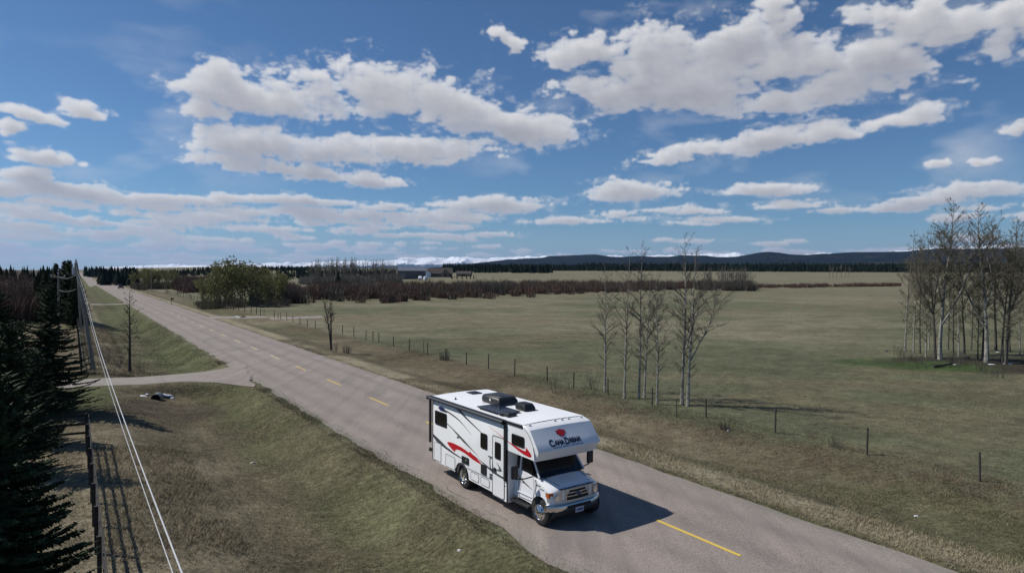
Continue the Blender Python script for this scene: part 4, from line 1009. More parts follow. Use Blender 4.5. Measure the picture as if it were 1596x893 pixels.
for (px, py, a, b, h, m, nm, lab) in (
    (1489, 568, .35, .2, .12, SNOW, 'snow_patch', 'white snow patch on the litter in front of the grove'), (1545, 568, .45, .22, .12, SNOW, 'snow_patch', 'snow patch just right of the forked poplar foot'),
    (1571, 567, .55, .25, .15, SNOW, 'snow_patch', 'largest snow patch under the right of the grove'), (1555, 549, .25, .15, .12, SNOW, 'snow_patch', 'small snow patch at the back of the grove'),
    (222, 617, .30, .18, .12, SNOW, 'snow_patch', 'small snow patch left of the culvert mouth'), (248, 615, .62, .28, .16, SNOW, 'snow_patch', 'largest snow patch above the culvert mouth'), (262, 616, .30, .2, .12, SNOW, 'snow_patch', 'snow patch right of the culvert mouth'), (268, 620, .2, .12, .1, SNOW, 'snow_patch', 'rightmost little snow patch near the culvert'),
    (229, 614, .15, .1, .08, SNOW, 'snow_patch', 'tiny snow patch between the larger ones by the culvert'),
    (369, 494, .7, .5, .3, SNOW, 'snow_patch', 'snow patch by the far side gravel approach'), (374, 496, .5, .35, .25, STONE, 'stone', 'pale stone in the heap by the gravel approach'), (379, 495, .6, .4, .3, BARKD, 'stone', 'dark stone in the heap by the gravel approach'), (366, 495, .4, .3, .2, STONE, 'stone', 'left stone of the heap by the gravel approach'),
    (1428, 804, .10, .06, .03, SNOW, 'litter', 'crumpled white paper on the right verge'), (1135, 671, .09, .06, .06, SNOW, 'litter', 'white scrap by the dead weeds'), (394, 722, .14, .09, .08, STONE, 'stone', 'small pale stone on the left grass'), (716, 857, .06, .04, .03, SNOW, 'litter', 'tiny white scrap on the slope left of the road'),
    (1381, 548, .35, .2, .2, BARKG, 'stump', 'short grey stump on the green patch left of the grove')):
    p = at(px, py); o = lump(px*3+py, a, b, h*(.45 if nm == 'snow_patch' else 1)).build(nm, m, smooth=True, fix=False); o.location = p; tag(o, lab, nm.replace('_', ' '), 'snow patches' if nm == 'snow_patch' else None)
# culvert
p = at(243, 623); cu = empty('culvert', p, A-R(20)); 
m = MB()
m.lathe([(.5, .26), (-.05, .26), (-.05, .30), (.7, .30)], 'y', (0, 0, .08), 20); m.build('pipe', mat('galvanised_steel', (.25, .25, .24), .5, metal=.6, var=.6), cu, smooth=True)
MB().lathe([(.3, .26), (.301, .001)], 'y', (0, 0, .08), 20).build('opening', CHAS, cu)
tag(cu, 'dark culvert mouth under the driveway among snow patches', 'culvert')

# ------------------------------------------------------------------ spruces
def spruce(seed, H, Rr, step=.24, per=9, blade=.34, z0=.06, dens=1.0, tip=1.0):
    g = random.Random(seed); T = MB(); T.tube([(0, 0, -.2), (0, 0, H*.5), (0, 0, H*.98)], [Rr*.085, Rr*.05, .01], 7)
    V = []; F = []
    z = H*z0
    while z < H*.985:
        u = z/H; L0 = Rr*(1-u)**.85*(1.0 if u > .12 else .8+1.6*u); n = max(4, int(per*(.5+.5*(1-u))))
        for k in range(n):
            a = g.uniform(0, 6.283); L = L0*g.uniform(.68, 1.14)+.06; dz = -.22-.15*(1-u) if u < .8 else .25
            ca, sa = math.cos(a), math.sin(a); m = max(3, int(L/(.095/dens))); bz = z+g.uniform(-.5, .5)*step
            def pt(f): return Vector((ca*L*f, sa*L*f, bz+dz*L*f+.34*L*f*f))
            for j in range(m+1):
                f = (j+.5*g.random())/m; c = pt(min(f, 1)); w = blade*(1.1-.75*f)*(.45+.55*min(1, L/1.0))
                for sgn in (-1, 1):
                    an = a+sgn*g.uniform(.55, 1.05); l = w*g.uniform(.7, 1.3)
                    e = c+Vector((math.cos(an)*l, math.sin(an)*l, g.uniform(-.28, .06)*l)); th = .030+.04*l
                    b = len(V); V += [tuple(c+Vector((0, 0, th))), tuple(c+Vector((ca*th*1.5, sa*th*1.5, -th))), tuple(e)]; F.append((b, b+1, b+2))
                    if g.random() < .6:
                        b = len(V); e2 = c+(e-c)*.6+Vector((0, 0, -l*.45)); V += [tuple(c-Vector((ca*.04, sa*.04, 0))), tuple(c+Vector((ca*.05, sa*.05, 0))), tuple(e2)]; F.append((b, b+1, b+2))
            e = pt(1.0)+Vector((ca*.18, sa*.18, .03)); c = pt(.85); b = len(V)
            V += [tuple(c+Vector((-sa*.05, ca*.05, 0))), tuple(c+Vector((sa*.05, -ca*.05, 0))), tuple(e)]; F.append((b, b+1, b+2))
        z += step*(.55+.45*(1-u))
    return T, V, F
def spruce_obj(kind, args, loc, m=SPR):
    T, V, F = spruce(*args[0], **args[1]); o = empty(kind, loc); T.build('trunk', BARKD, o, smooth=True, fix=False)
    link('crown', np_mesh('crown', V, F), m, o); return o
def spot(px, dist):
    r = ray(px, 500); k = dist/math.hypot(r[0], r[1]); x, y = r[0]*k, r[1]*k; return Vector((x, y, hz(x, y)))
def near_spruce(seed, px, dist, top_py, Rr, lab, per=10, **kw):
    p = spot(px, dist); H = topz(p, px, top_py)-p.z
    o = spruce_obj('spruce_tree', ((seed, H, Rr), dict(step=.22, per=per, **kw)), p); tag(o, lab, 'tree'); return o
near_spruce(11, 77, 43, 443, 2.7, 'near spruce right of the others standing behind the fence rails', per=12, dens=1.6, blade=.26)
near_spruce(12, -10, 45, 438, 3.2, 'dark spruce cut by the left edge of the photo', per=12, dens=1.6, blade=.26)
near_spruce(13, -14, 13, 575, 2.0, 'nearest dark spruce in the lower left corner', per=24, dens=2.2, blade=.22)
near_spruce(16, 52, 36, 545, 1.5, 'small full spruce just left of the fence corner', per=14, dens=1.6, blade=.28)
near_spruce(17, 8, 31, 500, 2.1, 'full dark spruce filling the gap at the left edge above the nearest one', per=14, dens=1.6, blade=.28)
near_spruce(14, 34, 50, 500, 2.3, 'shorter spruce between the two near ones at left', per=12, dens=1.5, blade=.26)
fs_ = spruce_obj('spruce_tree', ((21, 10, 2.7), dict(step=.26, per=13, blade=.60, dens=.8)), (0, 0, 0))
first = True
for (px, d, ty, rk, lab) in ((88, 118, 410, 1.0, 'tall spruce with narrow tip left of the pair behind the far fence'), (102, 120, 406, 1.15, 'left of the two tallest spruces beside the power line'), (109, 116, 405, 1.1, 'right of the two tallest spruces beside the power line'),
        (121, 112, 423, 1.0, 'lower spruce touching the leaning utility pole'), (72, 126, 420, 1.1, 'spruce left of the tall narrow tip behind the small pole'), (58, 130, 430, 1.0, 'low spruce at the right end of the leafless wood'), (114, 108, 440, .9, 'bushy low spruce at the foot of the tallest pair'),
        (527, 330, 424, 1.0, 'lone spruce in front of the leafless wood by the red willows'), (653, 540, 418, 1.0, 'dark spruce standing in front of the grey barn')):
    p = spot(px, d); H = topz(p, px, ty)-p.z
    if first: o = fs_; first = False; o.location = p; tag(o, lab, 'tree')
    else: o = put_copy(fs_, p, px*.7, 1.0, lab, 'tree')
    o.scale = (H/10*rk, H/10*rk, H/10)

# ------------------------------------------------------------------ middle distance woods
WOODM = bare(500, 10, .10, .05, 34, 2.4, 3, 3, fork=2, up=1.3, tmin=.030, leaves=10, leafsize=.09)
WOOD2 = bare(501, 10, .09, .04, 34, 2.2, 3, 3, fork=1, up=1.5, tmin=.030, leaves=5, leafsize=.15)
POPM = bare(502, 10, .10, .30, 30, 1.2, 3, 3, fork=0, up=1.6, tmin=.030)
POP2 = bare(503, 10, .12, .25, 30, 1.4, 3, 3, fork=1, up=1.6, tmin=.030)
WB = mat('willow_bark', (.13, .115, .085), .9)
protos = {}
def cp(key, parts, mats, p, rz, sc, label, group, kind='willow_tree'):
    if key not in protos:
        o = tree_obj(kind, parts, mats); protos[key] = o; o.location = p; o.rotation_euler = (0, 0, rz); o.scale = (sc[0], sc[0], sc[1]); tag(o, label, 'tree', group)
    else: put_copy(protos[key], p, rz, sc, label, 'tree', group)
g = random.Random(5)
for i in range(46):     # green willow clump on the far side of the road
    u = g.random(); px = 316+u*126; d = 152+g.uniform(0, 26)+(px-316)*.04
    env = 403+abs(px-352)*.24 if px > 352 else 404+(352-px)*.85; ty = env+g.uniform(-3, 11)
    p = spot(px, d); H = max(3, topz(p, px, ty)-p.z)
    cp('w%d' % (i % 2), (WOODM, WOOD2)[i % 2], (WB, TWIGW, BUD), p, g.uniform(0, 6), (H/10*1.15, H/10), 'budding yellow-green willow in the clump across the road behind the small gravel approach', 'willows in the green clump')
for i in range(26):     # second clump, farther along
    px = g.uniform(206, 276); d = 318+g.uniform(0, 40); ty = 417+abs(px-243)*.12+g.uniform(-2, 6); p = spot(px, d); H = max(4, topz(p, px, ty)-p.z)
    cp('w%d' % (i % 2), None, None, p, g.uniform(0, 6), (H/10*1.2, H/10), 'grey-green willow in the clump beside the road beyond the distant car', 'willows in the far clump')
for i in range(70):     # leafless poplar wood
    px = 484+138*g.random(); d = 400+g.uniform(0, 70); env = 401+abs(px-545)*.07; ty = env+g.uniform(-1.5, 6); p = spot(px, d); H = max(5, topz(p, px, ty)-p.z)
    cp('p%d' % (i % 2), (POPM, POP2)[i % 2], (BARKG, TWIGP, BUD), p, g.uniform(0, 6), (H/10*1.6, H/10), 'leafless poplar in the wood left of the grey barn', 'poplars left of the barn', 'poplar_tree')
for i in range(34):
    px = 1092+80*g.random()**.8; d = 300+g.uniform(0, 30); ty = 409+(px-1092)*.08+g.uniform(0, 8); p = spot(px, d); H = max(4, topz(p, px, ty)-p.z)
    cp('p%d' % (i % 2), None, None, p, g.uniform(0, 6), (H/10*1.5, H/10), 'leafless poplar in the clump behind the fence-row aspens', 'poplars behind the fence row', 'poplar_tree')
for k, px in enumerate((1292, 1297, 1303, 1310, 1317, 1322)):
    p = spot(px, 640+k*5); H = topz(p, px, 409+(k % 3)*2)-p.z
    cp('p%d' % (k % 2), None, None, p, k, (H/10*1.5, H/10), ('leftmost', 'second from left', 'third from left', 'fourth from left', 'fifth from left', 'rightmost')[k]+' of the six small leafless trees far out on the pale field', 'lone trees on the far field', 'poplar_tree')
for k, (px, d, ty) in enumerate(((755, 240, 432), (768, 238, 430), (779, 242, 431), (790, 243, 433), (705, 225, 438), (742, 236, 428))):
    p = spot(px, d); H = topz(p, px, ty)-p.z
    cp('p%d' % (k % 2), None, None, p, k, (H/10*1.8, H/10), ('second from left of the group of four small trees in the willow thicket', 'third from left of the group of four small trees in the willow thicket', 'right one of the group of four small trees in the willow thicket', 'leftmost of the group of four small trees in the willow thicket', 'small tree standing alone in the thicket left of the others', 'small tree between the lone one and the group of four in the thicket')[(k+3) % 4 if k < 4 else k], 'small trees in the willow thicket', 'poplar_tree')
# leafless purple wood at far left, as trees
for i in range(60):
    px = -10+66*g.random(); d = 128+g.uniform(0, 45); ty = 424+g.uniform(-3, 14)+max(0, (px-35))*.5; p = spot(px, d); H = max(4, topz(p, px, ty)-p.z)
    cp('q%d' % (i % 2), (POPM, POP2)[i % 2], (BARKG, TWIGR, BUD), p, g.uniform(0, 6), (H/10*1.7, H/10), 'leafless tree in the purple-brown wood at the left edge', 'trees of the leafless wood at left', 'bare_tree')

# thickets (uncountable): splayed stems
def thicket(name, pts, h, r, m, label, seed, n=60, wid=.06):
    g = np.random.default_rng(seed); V = []; F = []
    for (x, y, z, hh) in pts:
        a = g.uniform(0, 2*np.pi, n); rr = r*np.sqrt(g.random(n))*.6; sx, sy = x+rr*np.cos(a), y+rr*np.sin(a)
        L = hh*g.uniform(.55, 1.05, n); ex = x+(rr+L*.35*g.random(n))*np.cos(a+g.normal(0, .4, n)); ey = y+(rr+L*.35*g.random(n))*np.sin(a+g.normal(0, .4, n)); ez = z+L*(1-.25*(rr/r)**2)
        b = g.uniform(0, 2*np.pi, n); w = wid*g.uniform(.6, 1.4, n); wx, wy = w*np.cos(b), w*np.sin(b)
        base = len(V)*3; A_ = np.stack([sx-wx, sy-wy, np.full(n, z-.1)], 1); B_ = np.stack([sx+wx, sy+wy, np.full(n, z-.1)], 1); C_ = np.stack([ex, ey, ez], 1)
        mx = (A_+B_)/2*.45+C_*.55+np.stack([wx*3, wy*3, np.zeros(n)], 1)
        V.append(np.stack([A_, B_, C_], 1).reshape(-1, 3))
        # side shoots
        k = n; e2 = mx+np.stack([g.normal(0, .28, k)*hh*.5, g.normal(0, .28, k)*hh*.5, g.uniform(.1, .4, k)*hh], 1)
        V.append(np.stack([mx-np.stack([wy, -wx, np.zeros(n)], 1)*.7, mx+np.stack([wy, -wx, np.zeros(n)], 1)*.7, e2], 1).reshape(-1, 3))
    V = np.concatenate(V); F = np.arange(len(V)).reshape(-1, 3)
    o = link(name, np_mesh(name, V, F), m); tag(o, label, 'thicket', kind='stuff'); return o
def band_pts(px0, px1, near, far, n, seed, h0, h1):
    g = random.Random(seed); out = []
    for i in range(n):
        px = g.uniform(px0, px1); r = ray(px, 500); d = near(px)+(far(px)-near(px))*g.random()**.8; k = d/math.hypot(r[0], r[1]); x, y = r[0]*k, r[1]*k
        out.append((x, y, hz(x, y), g.uniform(h0, h1)))
    return out
interp = lambda P: (lambda x: float(np.interp(x, [p[0] for p in P], [p[1] for p in P])))
near = interp([(440, 168), (560, 172), (640, 173), (700, 182), (800, 206), (930, 258), (1000, 285), (1100, 320), (1250, 352), (1400, 395)])
far = interp([(440, 300), (600, 330), (760, 345), (930, 345), (1100, 345), (1250, 368), (1400, 405)])
def near_j(px): return near(px)+8*math.sin(px*.09)+5*math.sin(px*.31)
thicket('willow_thicket', band_pts(405, 1170, near_j, far, 820, 1, 1.7, 5.2), 3.5, 2.3, TWIGR, 'dense red-brown willow thicket across the middle of the field', 1, 46, .085)
thicket('willow_thicket', band_pts(405, 1170, near_j, far, 330, 41, 1.7, 5.2), 3.5, 2.0, TWIG, 'grey-brown willows mixed through the red thicket', 41, 46, .075)
thicket('willow_thicket', band_pts(1165, 1400, lambda p: near(p), far, 130, 2, 1.6, 2.8), 2.5, 2.2, TWIGR, 'thin red-brown line of willows across the pale field at right', 2, 40, .09)
thicket('willow_thicket', band_pts(395, 470, lambda p: 166, lambda p: 200, 60, 3, 2.6, 4.2), 3.5, 2.2, TWIG, 'brown brush at the right foot of the green willow clump', 3, 46, .06)
thicket('willow_thicket', band_pts(310, 445, lambda p: 150, lambda p: 175, 60, 4, 1.2, 2.6), 3.5, 2.0, TWIGW, 'grey brush under the green willow clump', 4, 46, .05)
thicket('brush', band_pts(210, 282, lambda p: 312, lambda p: 350, 100, 6, 2, 4.0), 3.5, 3, TWIGW, 'grey brush under the far willow clump', 6, 40, .10)
thicket('brush', band_pts(-20, 66, lambda p: 118, lambda p: 175, 330, 7, 3, 5.6), 3.5, 2.4, TWIGR, 'purple-brown undergrowth of the leafless wood at left', 7, 44, .06)
thicket('brush', band_pts(470, 622, lambda p: 385, lambda p: 460, 150, 8, 4, 8), 3.5, 3.5, TWIGP, 'grey undergrowth of the poplar wood', 8, 40, .11)
thicket('brush', band_pts(1088, 1176, lambda p: 296, lambda p: 330, 70, 9, 3, 6.5), 3.5, 3, TWIG, 'grey undergrowth of the clump behind the aspens', 9, 40, .09)
thicket('brush', band_pts(735, 800, lambda p: 236, lambda p: 262, 60, 10, 3.5, 6.0), 3.5, 3, TWIG, 'greyish tall brush in the red thicket', 10, 40, .07)
thicket('brush', band_pts(278, 330, lambda p: 260, lambda p: 420, 110, 12, 3, 8.0), 3.5, 3.2, TWIGR, 'dark brush in the gap between the two willow clumps', 12, 40, .10)
thicket('brush', band_pts(1395, 1600, lambda p: 61, lambda p: 74, 14, 11, .5, 1.6), 1.5, .9, TWIG, 'brown underbrush between the grove trunks', 11, 30, .014)
for k, (px, py, w, lab) in enumerate(((606, 471, 1.5, 'round red-brown willow bush at the near edge, left of the pair'), (628, 470, 1.5, 'left bush of the close pair before the thicket'), (650, 468, 1.7, 'right bush of the close pair before the thicket'), (690, 465, 1.3, 'small willow bush right of the close pair'))):
    p = at(px, py); g_ = np.random.default_rng(k); V = []
    pts = [(p.x+g_.normal(0, .5), p.y+g_.normal(0, .5), p.z, 2.6) for _ in range(5)]
    o = thicket('willow_bush', pts, 2.5, w, TWIGR, None, 20+k, 60, .05); del o['kind']; tag(o, lab, 'bush')

# far conifer belts
def conifers(name, pts, label, seed, cat='forest'):
    g = np.random.default_rng(seed); V = []; F = []; b = 0
    for (x, y, z, h) in pts:
        r0 = h*g.uniform(.16, .26); tiers = 4
        for t_ in range(tiers):
            zb = z-1+h*(.02+.22*t_); zt = z+h*(.42+.195*t_); r = r0*(1-.2*t_); n = 7
            a = np.arange(n)*2*np.pi/n+g.uniform(0, 6); rr = r*g.uniform(.7, 1.2, n)
            V.append(np.concatenate([np.stack([x+rr*np.cos(a), y+rr*np.sin(a), np.full(n, zb)+g.uniform(-.04, .04, n)*h], 1), [[x, y, zt]]]))
            F += [(b+i, b+(i+1) % n, b+n) for i in range(n)]; b += n+1
    o = link(name, np_mesh(name, np.concatenate(V), F), SPRF); return tag(o, label, cat, kind='stuff')
def belt(px0, px1, d0, d1, n, seed, h0, h1):
    g = random.Random(seed); out = []
    for i in range(n):
        px = g.uniform(px0, px1); r = ray(px, 500); d = d0+(d1-d0)*g.random(); k = d/math.hypot(r[0], r[1]); x, y = r[0]*k, r[1]*k
        out.append((x, y, hz(x, y), g.uniform(h0, h1)))
    return out
conifers('forest', belt(690, 1640, 1250, 1500, 2600, 1, 9, 15)+belt(900, 1640, 1500, 2100, 2600, 31, 12, 20), 'dark conifer belt below the blue hills', 1)
conifers('forest', belt(690, 860, 900, 1150, 420, 2, 8, 14), 'nearer dark conifers right of the house', 2)
conifers('forest', belt(195, 500, 900, 1300, 1100, 3, 4, 8.5), 'dark conifer wood beyond the willow clumps', 3)
conifers('forest', belt(430, 640, 620, 800, 420, 33, 4, 8), 'dark conifers behind the leafless poplar wood', 33)
conifers('forest', belt(155, 215, 560, 900, 170, 4, 8, 15), 'dark conifers where the road comes over the rise', 4)
conifers('forest', belt(-30, 84, 200, 270, 170, 5, 4.5, 9.5), 'dark conifers on the rise behind the leafless wood', 5)
conifers('forest', belt(132, 162, 1000, 1500, 60, 6, 8, 16), 'distant conifers at the end of the road', 6)

# ------------------------------------------------------------------ hills and mountains
def dirpx(px):
    r = ray(px, 424); l = math.hypot(r[0], r[1]); return r[0]/l, r[1]/l
def zpx(px, py, d):
    r = ray(px, py); return CAMH+d*r[2]/math.hypot(r[0], r[1])
def range_mesh(name, prof, px0, px1, dpx, d0, dp, d1, rows, m, noise, seed, colorf=None):
    pxs = np.arange(px0, px1, dpx); V = []; C = []
    P = interp(prof)
    peak = np.array([zpx(p, P(p), dp) for p in pxs]); dirs = np.array([dirpx(p) for p in pxs])
    ds = np.concatenate([np.linspace(d0, dp, rows), np.linspace(dp, d1, rows//2+1)[1:]])
    for j, d in enumerate(ds):
        f = (d-d0)/(dp-d0) if d <= dp else 1-(d-dp)/(d1-dp)*1.0
        f = max(0, f); sh = f**1.0*(1.0 if d <= dp else 1)
        x = dirs[:, 0]*d; y = dirs[:, 1]*d
        n = (1-np.abs(2*fbm(x/noise[0], y/noise[0], 5, seed)-1))
        amp = noise[1]*(.25+np.sin(min(1, f)*math.pi*.5))
        z = -30+(peak+30)*sh+(n-.72)*amp*(1 if d < dp else .6)
        V.append(np.stack([x, y, z], 1)); C.append(np.stack([np.clip(z/np.maximum(peak, 1), 0, 1.4), n, np.zeros_like(n)], 1))
    V = np.concatenate(V); C = np.concatenate(C); n = len(pxs); r = len(ds)
    i = np.arange((r-1)*n).reshape(r-1, n)[:, :-1].ravel(); F = np.stack([i, i+1, i+n+1, i+n], 1)
    return tag(link(name, np_mesh(name, V, F, True, C), m), kind='structure')
hm = bpy.data.materials.new('forested_hill'); hm.use_nodes = True; t_ = NT(hm.node_tree); b_ = t_.n['Principled BSDF']
O_ = t_.n.new('ShaderNodeTexCoord').outputs['Object']
nf = t_.noise(t_.mapping(O_, scale=(1/420, 1/900, 1/60)), 1.0, 7, .65); nt_ = t_.noise(t_.mapping(O_, scale=(1/60, 1/60, 1/30)), 1.0, 3, .6)
c_ = t_.mix(t_.ss(nt_, .3, .7), (.008, .013, .018), (.018, .026, .032)); c_ = t_.mix(t_.m('MULTIPLY', t_.ss(nf, .56, .70), .5), c_, (.085, .075, .05))
t_.l.new(c_, b_.inputs['Base Color']); b_.inputs['Roughness'].default_value = 1; b_.inputs['Specular IOR Level'].default_value = 0
HP = [(380, 428), (430, 419), (470, 417), (520, 418), (600, 421), (660, 420), (700, 415), (730, 411.5), (760, 408.5), (800, 405), (830, 402.5), (870, 400), (900, 398.5), (925, 398), (960, 400.5), (1000, 398.5), (1040, 400), (1060, 398), (1090, 399.5), (1120, 401.5), (1150, 399), (1180, 394), (1195, 392), (1215, 393), (1230, 396), (1260, 396), (1300, 393.5), (1340, 391.5), (1380, 390.5), (1420, 389.5), (1460, 388), (1500, 390), (1596, 387), (1800, 389), (2100, 410)]
range_mesh('hills', HP, 380, 2100, 2.0, 5200, 8600, 12500, 26, hm, (900, 60), 4)
LP = [(-500, 424), (-200, 418), (0, 420), (130, 423), (150, 420.5), (200, 419.5), (300, 421), (420, 420), (500, 424)]
range_mesh('hills', LP, -500, 500, 3.0, 9000, 14000, 17000, 14, hm, (1500, 60), 14)
mm_ = bpy.data.materials.new('snowy_rock'); mm_.use_nodes = True; t_ = NT(mm_.node_tree); b_ = t_.n['Principled BSDF']
a_ = t_.n.new('ShaderNodeAttribute'); a_.attribute_name = 'col'; s_ = t_.sep(a_.outputs['Vector']); O_ = t_.n.new('ShaderNodeTexCoord').outputs['Object']
n_ = t_.noise(t_.mapping(O_, scale=(1/700, 1/700, 1/260)), 1.0, 8, .7)
f_ = t_.ss(t_.m('ADD', s_[0], t_.m('MULTIPLY', t_.m('SUBTRACT', n_, .5), 1.3)), .52, .64)
t_.l.new(t_.mix(f_, (.06, .08, .10), (.86, .88, .92)), b_.inputs['Base Color']); b_.inputs['Roughness'].default_value = .9; b_.inputs['Specular IOR Level'].default_value = 0
MP = [(150, 422), (230, 418), (280, 416), (320, 415), (340, 415.5), (400, 415), (430, 413), (480, 413), (520, 411), (560, 409), (590, 406), (612, 407), (635, 403), (650, 407), (670, 404.5), (690, 406), (715, 402.5), (740, 404.5), (765, 404), (790, 403), (900, 402), (1060, 400), (1085, 398.5), (1100, 397), (1120, 395.5), (1146, 392.5), (1158, 397), (1200, 400), (1400, 392), (1480, 389), (1510, 386.5), (1540, 386), (1570, 384.5), (1600, 386), (1700, 386), (1900, 400)]
range_mesh('mountains', MP, 150, 1900, 1.2, 24000, 32000, 36000, 34, mm_, (1500, 420), 24)

# ------------------------------------------------------------------ haze
HAZE_D = 1.5e-5
hb = MB().box(-47000, 47000, -47000, 47000, -420, 1500).build('haze', fix=True)
hzm = bpy.data.materials.new('haze_air'); hzm.use_nodes = True; nt = hzm.node_tree
for n in list(nt.nodes): nt.nodes.remove(n)
o_ = nt.nodes.new('ShaderNodeOutputMaterial'); pv = nt.nodes.new('ShaderNodeVolumePrincipled')
pv.inputs['Density'].default_value = HAZE_D; pv.inputs['Color'].default_value = (.36, .58, 1.0, 1); pv.inputs['Anisotropy'].default_value = .2
nt.links.new(pv.outputs[0], o_.inputs['Volume']); hb.data.materials.append(hzm)
tag(hb, 'thin blue haze in the air', 'haze', kind='stuff')

# ------------------------------------------------------------------ buildings
def spot_z(px, d): return spot(px, d)
def gable(parent, x0, x1, y0, y1, h, rh, wm, rm, ridge='x', over=.5, nm='wall'):
    wl = MB().box(x0, x1, y0, y1, -1, h)
    if ridge == 'x':
        c = (y0+y1)/2; wl.prism([(y0, h), (y1, h), (c, h+rh)], 'x', x0, x1); rp = [(y0-over, h-rh*over/(c-y0)), (c, h+rh), (y1+over, h-rh*over/(c-y0)), (y1+over, h-rh*over/(c-y0)+.25), (c, h+rh+.3), (y0-over, h-rh*over/(c-y0)+.25)]
        wl.build(nm, wm, parent); return MB().prism(rp, 'x', x0-over, x1+over).build('roof', rm, parent)
    c = (x0+x1)/2; wl.prism([(x0, h), (x1, h), (c, h+rh)], 'y', y0, y1); k = rh*over/(c-x0)
    rp = [(x0-over, h-k), (c, h+rh), (x1+over, h-k), (x1+over, h-k+.25), (c, h+rh+.3), (x0-over, h-k+.25)]
    wl.build(nm, wm, parent); return MB().prism(rp, 'y', y0-over, y1+over).build('roof', rm, parent)
GREYW = mat('grey_metal_siding', (.13, .125, .125), .7, var=.3, vscale=.5); GREYR = mat('grey_metal_roof', (.15, .155, .175), .5); DKW = mat('dark_end_wall', (.07, .08, .10), .7)
BRR = mat('brown_shingles', (.075, .060, .055), .9, var=.5, vscale=1.0); WW = mat('white_siding', (.72, .74, .78), .6); STW = mat('stone_siding', (.20, .17, .14), .8, var=.5)
p = spot(640, 520); b = empty('barn', p, R(14)); b['x'] = 0; del b['x']
gable(b, -10.5, 11.0, -5, 9, 6.4, 2.3, GREYW, GREYR)
MB().box(11.0, 11.15, -4.6, 8.6, -.5, 6.3).build('end_wall', DKW, b); MB().box(11.16, 11.3, 2, 6.5, -.5, 4.6).build('door', GREYR, b)
MB().box(-9, -4.5, -5.12, -5.01, -.5, 4.4).build('door', GREYR, b); MB().box(3, 4.4, -5.12, -5.01, 2, 3).build('window', DGLASS, b)
tag(b, 'large grey metal barn beyond the red thicket', 'barn')
p = spot(684, 600); h_ = empty('house', p, R(10))
gable(h_, -9, 12, 0, 12, 3.6, 4.6, STW, BRR, over=.8); gable(h_, -15, -7.5, -3, 6, 3.8, 2.9, WW, BRR, 'y', .6, 'garage'); gable(h_, 2, 9, -2.5, 3, 3.8, 3.4, STW, BRR, 'y', .6, 'gable_wing')
MB().box(-13.6, -9, -3.1, -3.02, -.5, 3.0).build('garage_door', mat('white_door', (.8, .8, .8), .5), h_)
for x in (-5, -2.5, 10): MB().box(x, x+1.3, -.1, -.02, 1.2, 2.6).build('window', DGLASS, h_)
MB().box(4.5, 6.5, -2.6, -2.52, 1.0, 3.2).build('window', DGLASS, h_); MB().box(7, 8.2, 7, 8.2, 5, 9.6).build('chimney', STW, h_)
tag(h_, 'house with brown gabled roof and white garage right of the barn', 'house')
p = spot(722, 640); h2 = empty('shed', p, R(-8)); gable(h2, -7, 7, 0, 7, 2.6, 2.4, STW, BRR); MB().box(-2, 2, -.1, -.02, -.5, 2.2).build('door', BRR, h2); tag(h2, 'low brown outbuilding behind trees right of the house', 'shed')
for k, (px, d, s, lab) in enumerate(((569, 470, 1.0, 'leftmost white wrapped bale left of the barn'), (574, 472, 1.0, 'second white wrapped bale left of the barn'), (586, 475, .8, 'third white bale, standing alone left of the barn'), (599, 470, 1.1, 'fourth white bale left of the barn'), (603, 474, .8, 'small white bale right behind the fourth'), (613, 468, .8, 'white bale nearest the barn corner'), (655, 476, 1.3, 'white wrapped bale at the barn right corner'), (663, 478, 1.2, 'white wrapped bale between barn and dark spruce'))):
    p = spot(px, d); o = MB().lathe([(-.9, .001), (-.9, .85), (-.8, .95), (.8, .95), (.9, .85), (.9, .001)], 'x', (0, 0, .9), 16).build('wrapped_bale', WW, smooth=True); o.location = p; o.scale = (s*1.1, s, s*1.2); o.rotation_euler = (0, 0, k); tag(o, lab, 'bale')
# small conifers on the lawn in front of the house
for k, px in enumerate((704, 712, 720, 727, 733, 738)):
    p = spot(px, 520); c = put_copy(fs_, p, k, .28 if k else .36, 'small young spruce number %s from the left on the lawn before the house' % ('one', 'two', 'three', 'four', 'five', 'six')[k], 'tree', 'young spruces before the house')

# ------------------------------------------------------------------ fences
POSTM = mat('weathered_post', (.085, .072, .058), .9, var=.6); WIRE = mat('fence_wire_steel', (.12, .11, .10), .5, metal=.5)
BOARD = mat('dark_stained_board', (.022, .018, .016), .75, var=.5, vscale=2); 
fpx = [(1527, 750), (1351, 709), (1208, 675), (1100.5, 650.5), (1054.6, 651), (1016, 630.6), (947.5, 615), (894, 605), (853, 595), (802, 585), (761, 575), (727, 568.4), (695, 562), (666.4, 552), (661, 551.5), (637.8, 546), (613.4, 540), (590.4, 534), (581.4, 531.7), (570.5, 530), (551.4, 525), (534, 521.3), (491.4, 511.6), (479, 509), (467.4, 506), (456.4, 503), (447, 499), (437.4, 497.8), (433.4, 497.5), (427.7, 497), (411.5, 491.7)]
tops = {0: 704, 1: 666, 2: 637, 3: 621, 4: 622, 5: 604, 6: 590, 7: 580, 8: 571, 11: 549, 13: 534, 14: 532}
fence = empty('wire_fence', at(*fpx[3])); fo_ = Vector(fence.location); pts = []
for i, (px, py) in enumerate(fpx):
    p = at(px, py); h = topz(p, px, tops[i])-p.z if i in tops else 1.05+.25*rng.random(); h = min(h, 1.45); q = p-fo_
    r = .05 if i not in (4, 14) else .03
    lx = -.10 if i == 14 else rng.uniform(-.03, .03)
    MB().tube([(q.x, q.y, q.z-.2), (q.x+lx, q.y+rng.uniform(-.03, .03), q.z+h)], [r, r*.9], 7).build('post', POSTM, fence, smooth=False); pts.append((q.x, q.y, q.z, h))
s = 112
